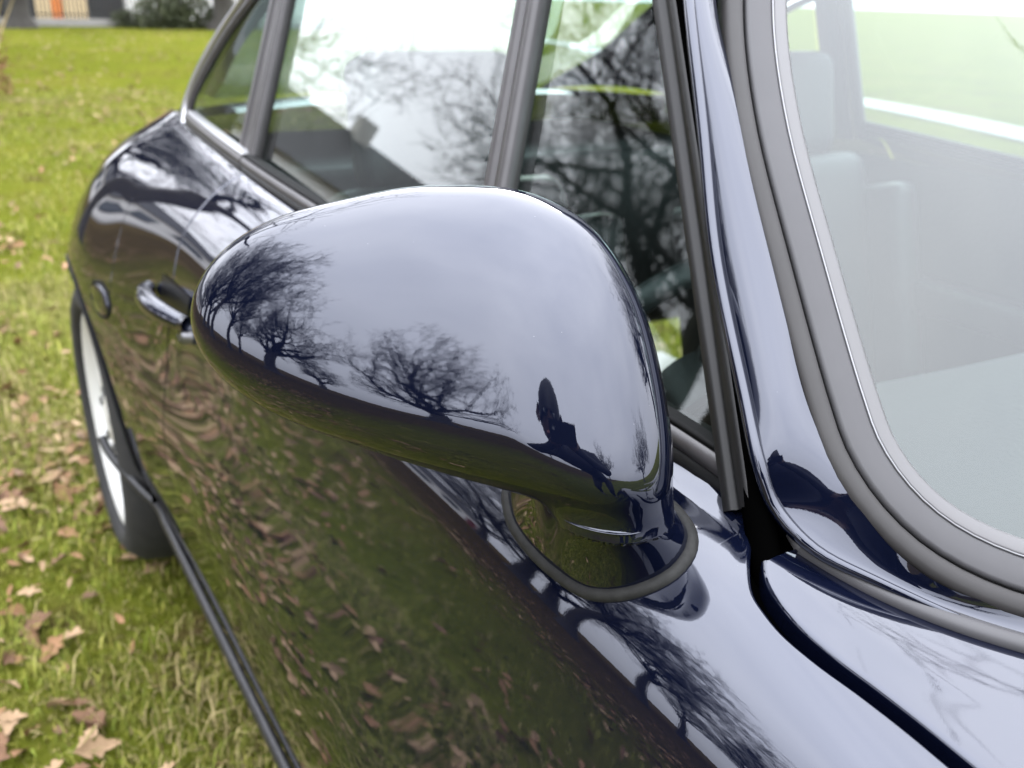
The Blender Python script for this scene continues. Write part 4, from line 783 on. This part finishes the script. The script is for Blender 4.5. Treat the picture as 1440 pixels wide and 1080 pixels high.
# ------------------------------------------------------------------ photographer (mirrored in the housing)
def person():
    t = thing('person', 'person in dark blue jacket leaning in with a phone, mirrored in the mirror housing', 'person', (-1.13, -.55, 0))
    J = {}; ed = []
    def j(n, p, r, par=None): J[n] = (len(J), p, r); (ed.append((J[par][0], J[n][0])) if par else None)
    cx, cy, cz = CAM-fw*.10
    j('pelvis', (-1.12, -.62, .86), .140); j('waist', (-1.14, -.48, .98), .140, 'pelvis'); j('chest', (-1.20, -.26, 1.10), .185, 'waist'); j('upper', (-1.25, -.07, 1.22), .175, 'chest')
    j('neck', (-1.28, .01, 1.265), .060, 'upper'); j('jaw', (-1.285, .075, 1.31), .072, 'neck'); j('skull', (-1.30, .09, 1.39), .095, 'jaw'); j('crown', (-1.305, .085, 1.445), .065, 'skull')
    AX = np.array([.97, -.2, 0])
    for s, n in ((1, 'l'), (-1, 'r')):
        sx, sy = -.80*s*.19*-1, .62*s*.19*-1                       # across the shoulders
        sh = np.array([-1.25, -.11, 1.19])+AX*s*.25; hd = np.array([cx, cy, cz-.045])+r2*s*.06; el = (sh+hd)/2+np.array([0, 0, -.16])+r2*s*.20
        j(n+'sh', tuple(sh), .110, 'upper'); j(n+'ua', tuple(sh*.5+el*.5), .075, n+'sh'); j(n+'el', tuple(el), .062, n+'ua'); j(n+'fa', tuple(el*.5+hd*.5), .044, n+'el'); j(n+'wr', tuple(el*.12+hd*.88), .028, n+'fa'); j(n+'pm', tuple(hd), .034, n+'wr')
        pal = hd
        for k, (du, dv, ln) in enumerate(((.030, .02, .060), (.034, .005, .068), (.032, -.010, .062), (.026, -.024, .050))):
            b = pal+u2*(.030-.004*k)+r2*s*(.012-.012*k)*1.0; m_ = b+u2*.03*(ln/.06)-fw*-.012; e = m_+u2*.012-r2*s*.022
            j(n+'f%da' % k, tuple(b), .0095, n+'pm'); j(n+'f%db' % k, tuple(m_), .0085, n+'f%da' % k); j(n+'f%dc' % k, tuple(e), .007, n+'f%db' % k)
        b = pal-r2*s*.03-fw*.012; j(n+'ta', tuple(b), .012, n+'pm'); j(n+'tb', tuple(b+u2*.028-r2*s*.012), .0095, n+'ta')
        hp_ = np.array([-1.13, -.60, .82])+AX*s*.10; ft = np.array([-1.13, -.55, .06])+AX*s*.15; kn = np.array([-1.13, -.45, .48])+AX*s*.13
        j(n+'hp', tuple(hp_), .105, 'pelvis'); j(n+'th', tuple(hp_*.5+kn*.5), .085, n+'hp'); j(n+'kn', tuple(kn), .062, n+'th'); j(n+'cf', tuple(kn*.55+ft*.45+np.array([-.03, -.03, 0])), .058, n+'kn'); j(n+'an', tuple(ft+np.array([-.02, -.03, .05])), .042, n+'cf'); j(n+'he', tuple(ft+np.array([-.03, -.04, -.02])), .040, n+'an'); j(n+'to', tuple(ft+np.array([.10, .14, -.025])), .035, n+'he')
    me = bpy.data.meshes.new('body'); me.from_pydata([J[k][1] for k in J], ed, []); o = bpy.data.objects.new('body', me); COL.objects.link(o)
    bm = bmesh.new(); bm.from_mesh(me); ly = bm.verts.layers.skin.verify(); bm.verts.ensure_lookup_table()
    for k, (i, p_, r_) in J.items(): bm.verts[i][ly].radius = (r_, r_); bm.verts[i][ly].use_root = (k == 'pelvis')
    bm.to_mesh(me); bm.free(); o.modifiers.new('skin', 'SKIN'); sb = o.modifiers.new('sub', 'SUBSURF'); sb.levels = 2; sb.render_levels = 2
    dg = bpy.context.evaluated_depsgraph_get(); m2 = bpy.data.meshes.new_from_object(o.evaluated_get(dg)); bpy.data.objects.remove(o)
    for m_ in (mat('navy jacket', (.0025, .0035, .009), .8), mat('dark trousers', (.004, .0042, .005), .85), mat('skin', (.10, .058, .042), .5), mat('shoe', (.03, .025, .02), .6)): m2.materials.append(m_)
    hc_ = CAM-fw*.10
    for p_ in m2.polygons:
        c = np.array(p_.center); p_.use_smooth = True
        p_.material_index = 2 if (c[2] > 1.28 and np.linalg.norm(c-np.array([-1.30, .085, 1.37])) < .14) or np.linalg.norm(c-hc_-np.array([0, 0, .01])) < .10 else (3 if c[2] < .11 else (1 if c[2] < .86 else 0))
    b = bpy.data.objects.new('body', m2); link(b, t)
    f_ = np.array([.55, .70, -.35]); f_ /= np.linalg.norm(f_); hc = np.array([-1.30, .09, 1.39]); rr = np.array([f_[1], -f_[0], 0]); rr /= np.linalg.norm(rr); uu_ = np.cross(rr, f_)
    ha = MB(); A_, B_ = np.meshgrid(np.linspace(0, np.pi*.66, 12), np.linspace(0, 2*np.pi, 24, endpoint=False), indexing='ij'); ax_ = uu_*.86-f_*.5; ax_ /= np.linalg.norm(ax_); b1 = np.cross(ax_, rr)
    ha.grid(hc+[0, 0, .01]+.098*(np.cos(A_)[..., None]*ax_*1.08+np.sin(A_)[..., None]*(np.cos(B_)[..., None]*rr*.88+np.sin(B_)[..., None]*b1)), closed=True); ha.build('hair', mat('dark hair', (.003, .0025, .002), .6), t)
    for s in (-1, 1):
        e = MB(); e.tube(np.array([hc+f_*.082+rr*s*.032-uu_*.005, hc+f_*.088+rr*s*.032-uu_*.005, hc+f_*.092+rr*s*.032-uu_*.005]), [.012, .010, .003], 10); e.build('eye', MATS['window pane'], t)
        e = MB(); e.tube(np.array([hc+rr*s*.088-uu_*.03, hc+rr*s*.100-uu_*.01, hc+rr*s*.092+uu_*.02]), [.010, .014, .008], 8); e.build('ear', MATS['skin'], t)
    e = MB(); e.tube(np.array([hc+f_*.085+uu_*.005, hc+f_*.108-uu_*.035, hc+f_*.088-uu_*.045]), [.008, .014, .008], 8); e.build('nose', MATS['skin'], t)
    e = MB(); e.tube(np.array([hc+f_*.083-uu_*.068-rr*.025, hc+f_*.094-uu_*.07, hc+f_*.083-uu_*.068+rr*.025]), [.004, .007, .004], 6); e.build('mouth', mat('lips', (.35, .14, .12), .5), t)
    ph = thing('phone', 'black phone held out by the photographer', 'phone', tuple(CAM-fw*.035)); q = MB(); c = CAM-fw*.035
    hw, hh, hd_ = .075, .037, .004
    V = np.array([c+r2*a*hw+u2*b_*hh+fw*d_*hd_ for a in (-1, 1) for b_ in (-1, 1) for d_ in (-1, 1)]); q.add(V, [[0, 1, 3, 2], [4, 6, 7, 5], [0, 4, 5, 1], [2, 3, 7, 6], [0, 2, 6, 4], [1, 5, 7, 3]]); q.build('case', M_BLACK, ph, smooth=False)
    q = MB(); q.tube(np.array([c+fw*.0042, c+fw*.008])+r2*-.05+u2*.018, .009, 16); q.build('lens', MATS['window pane'], ph)
person()
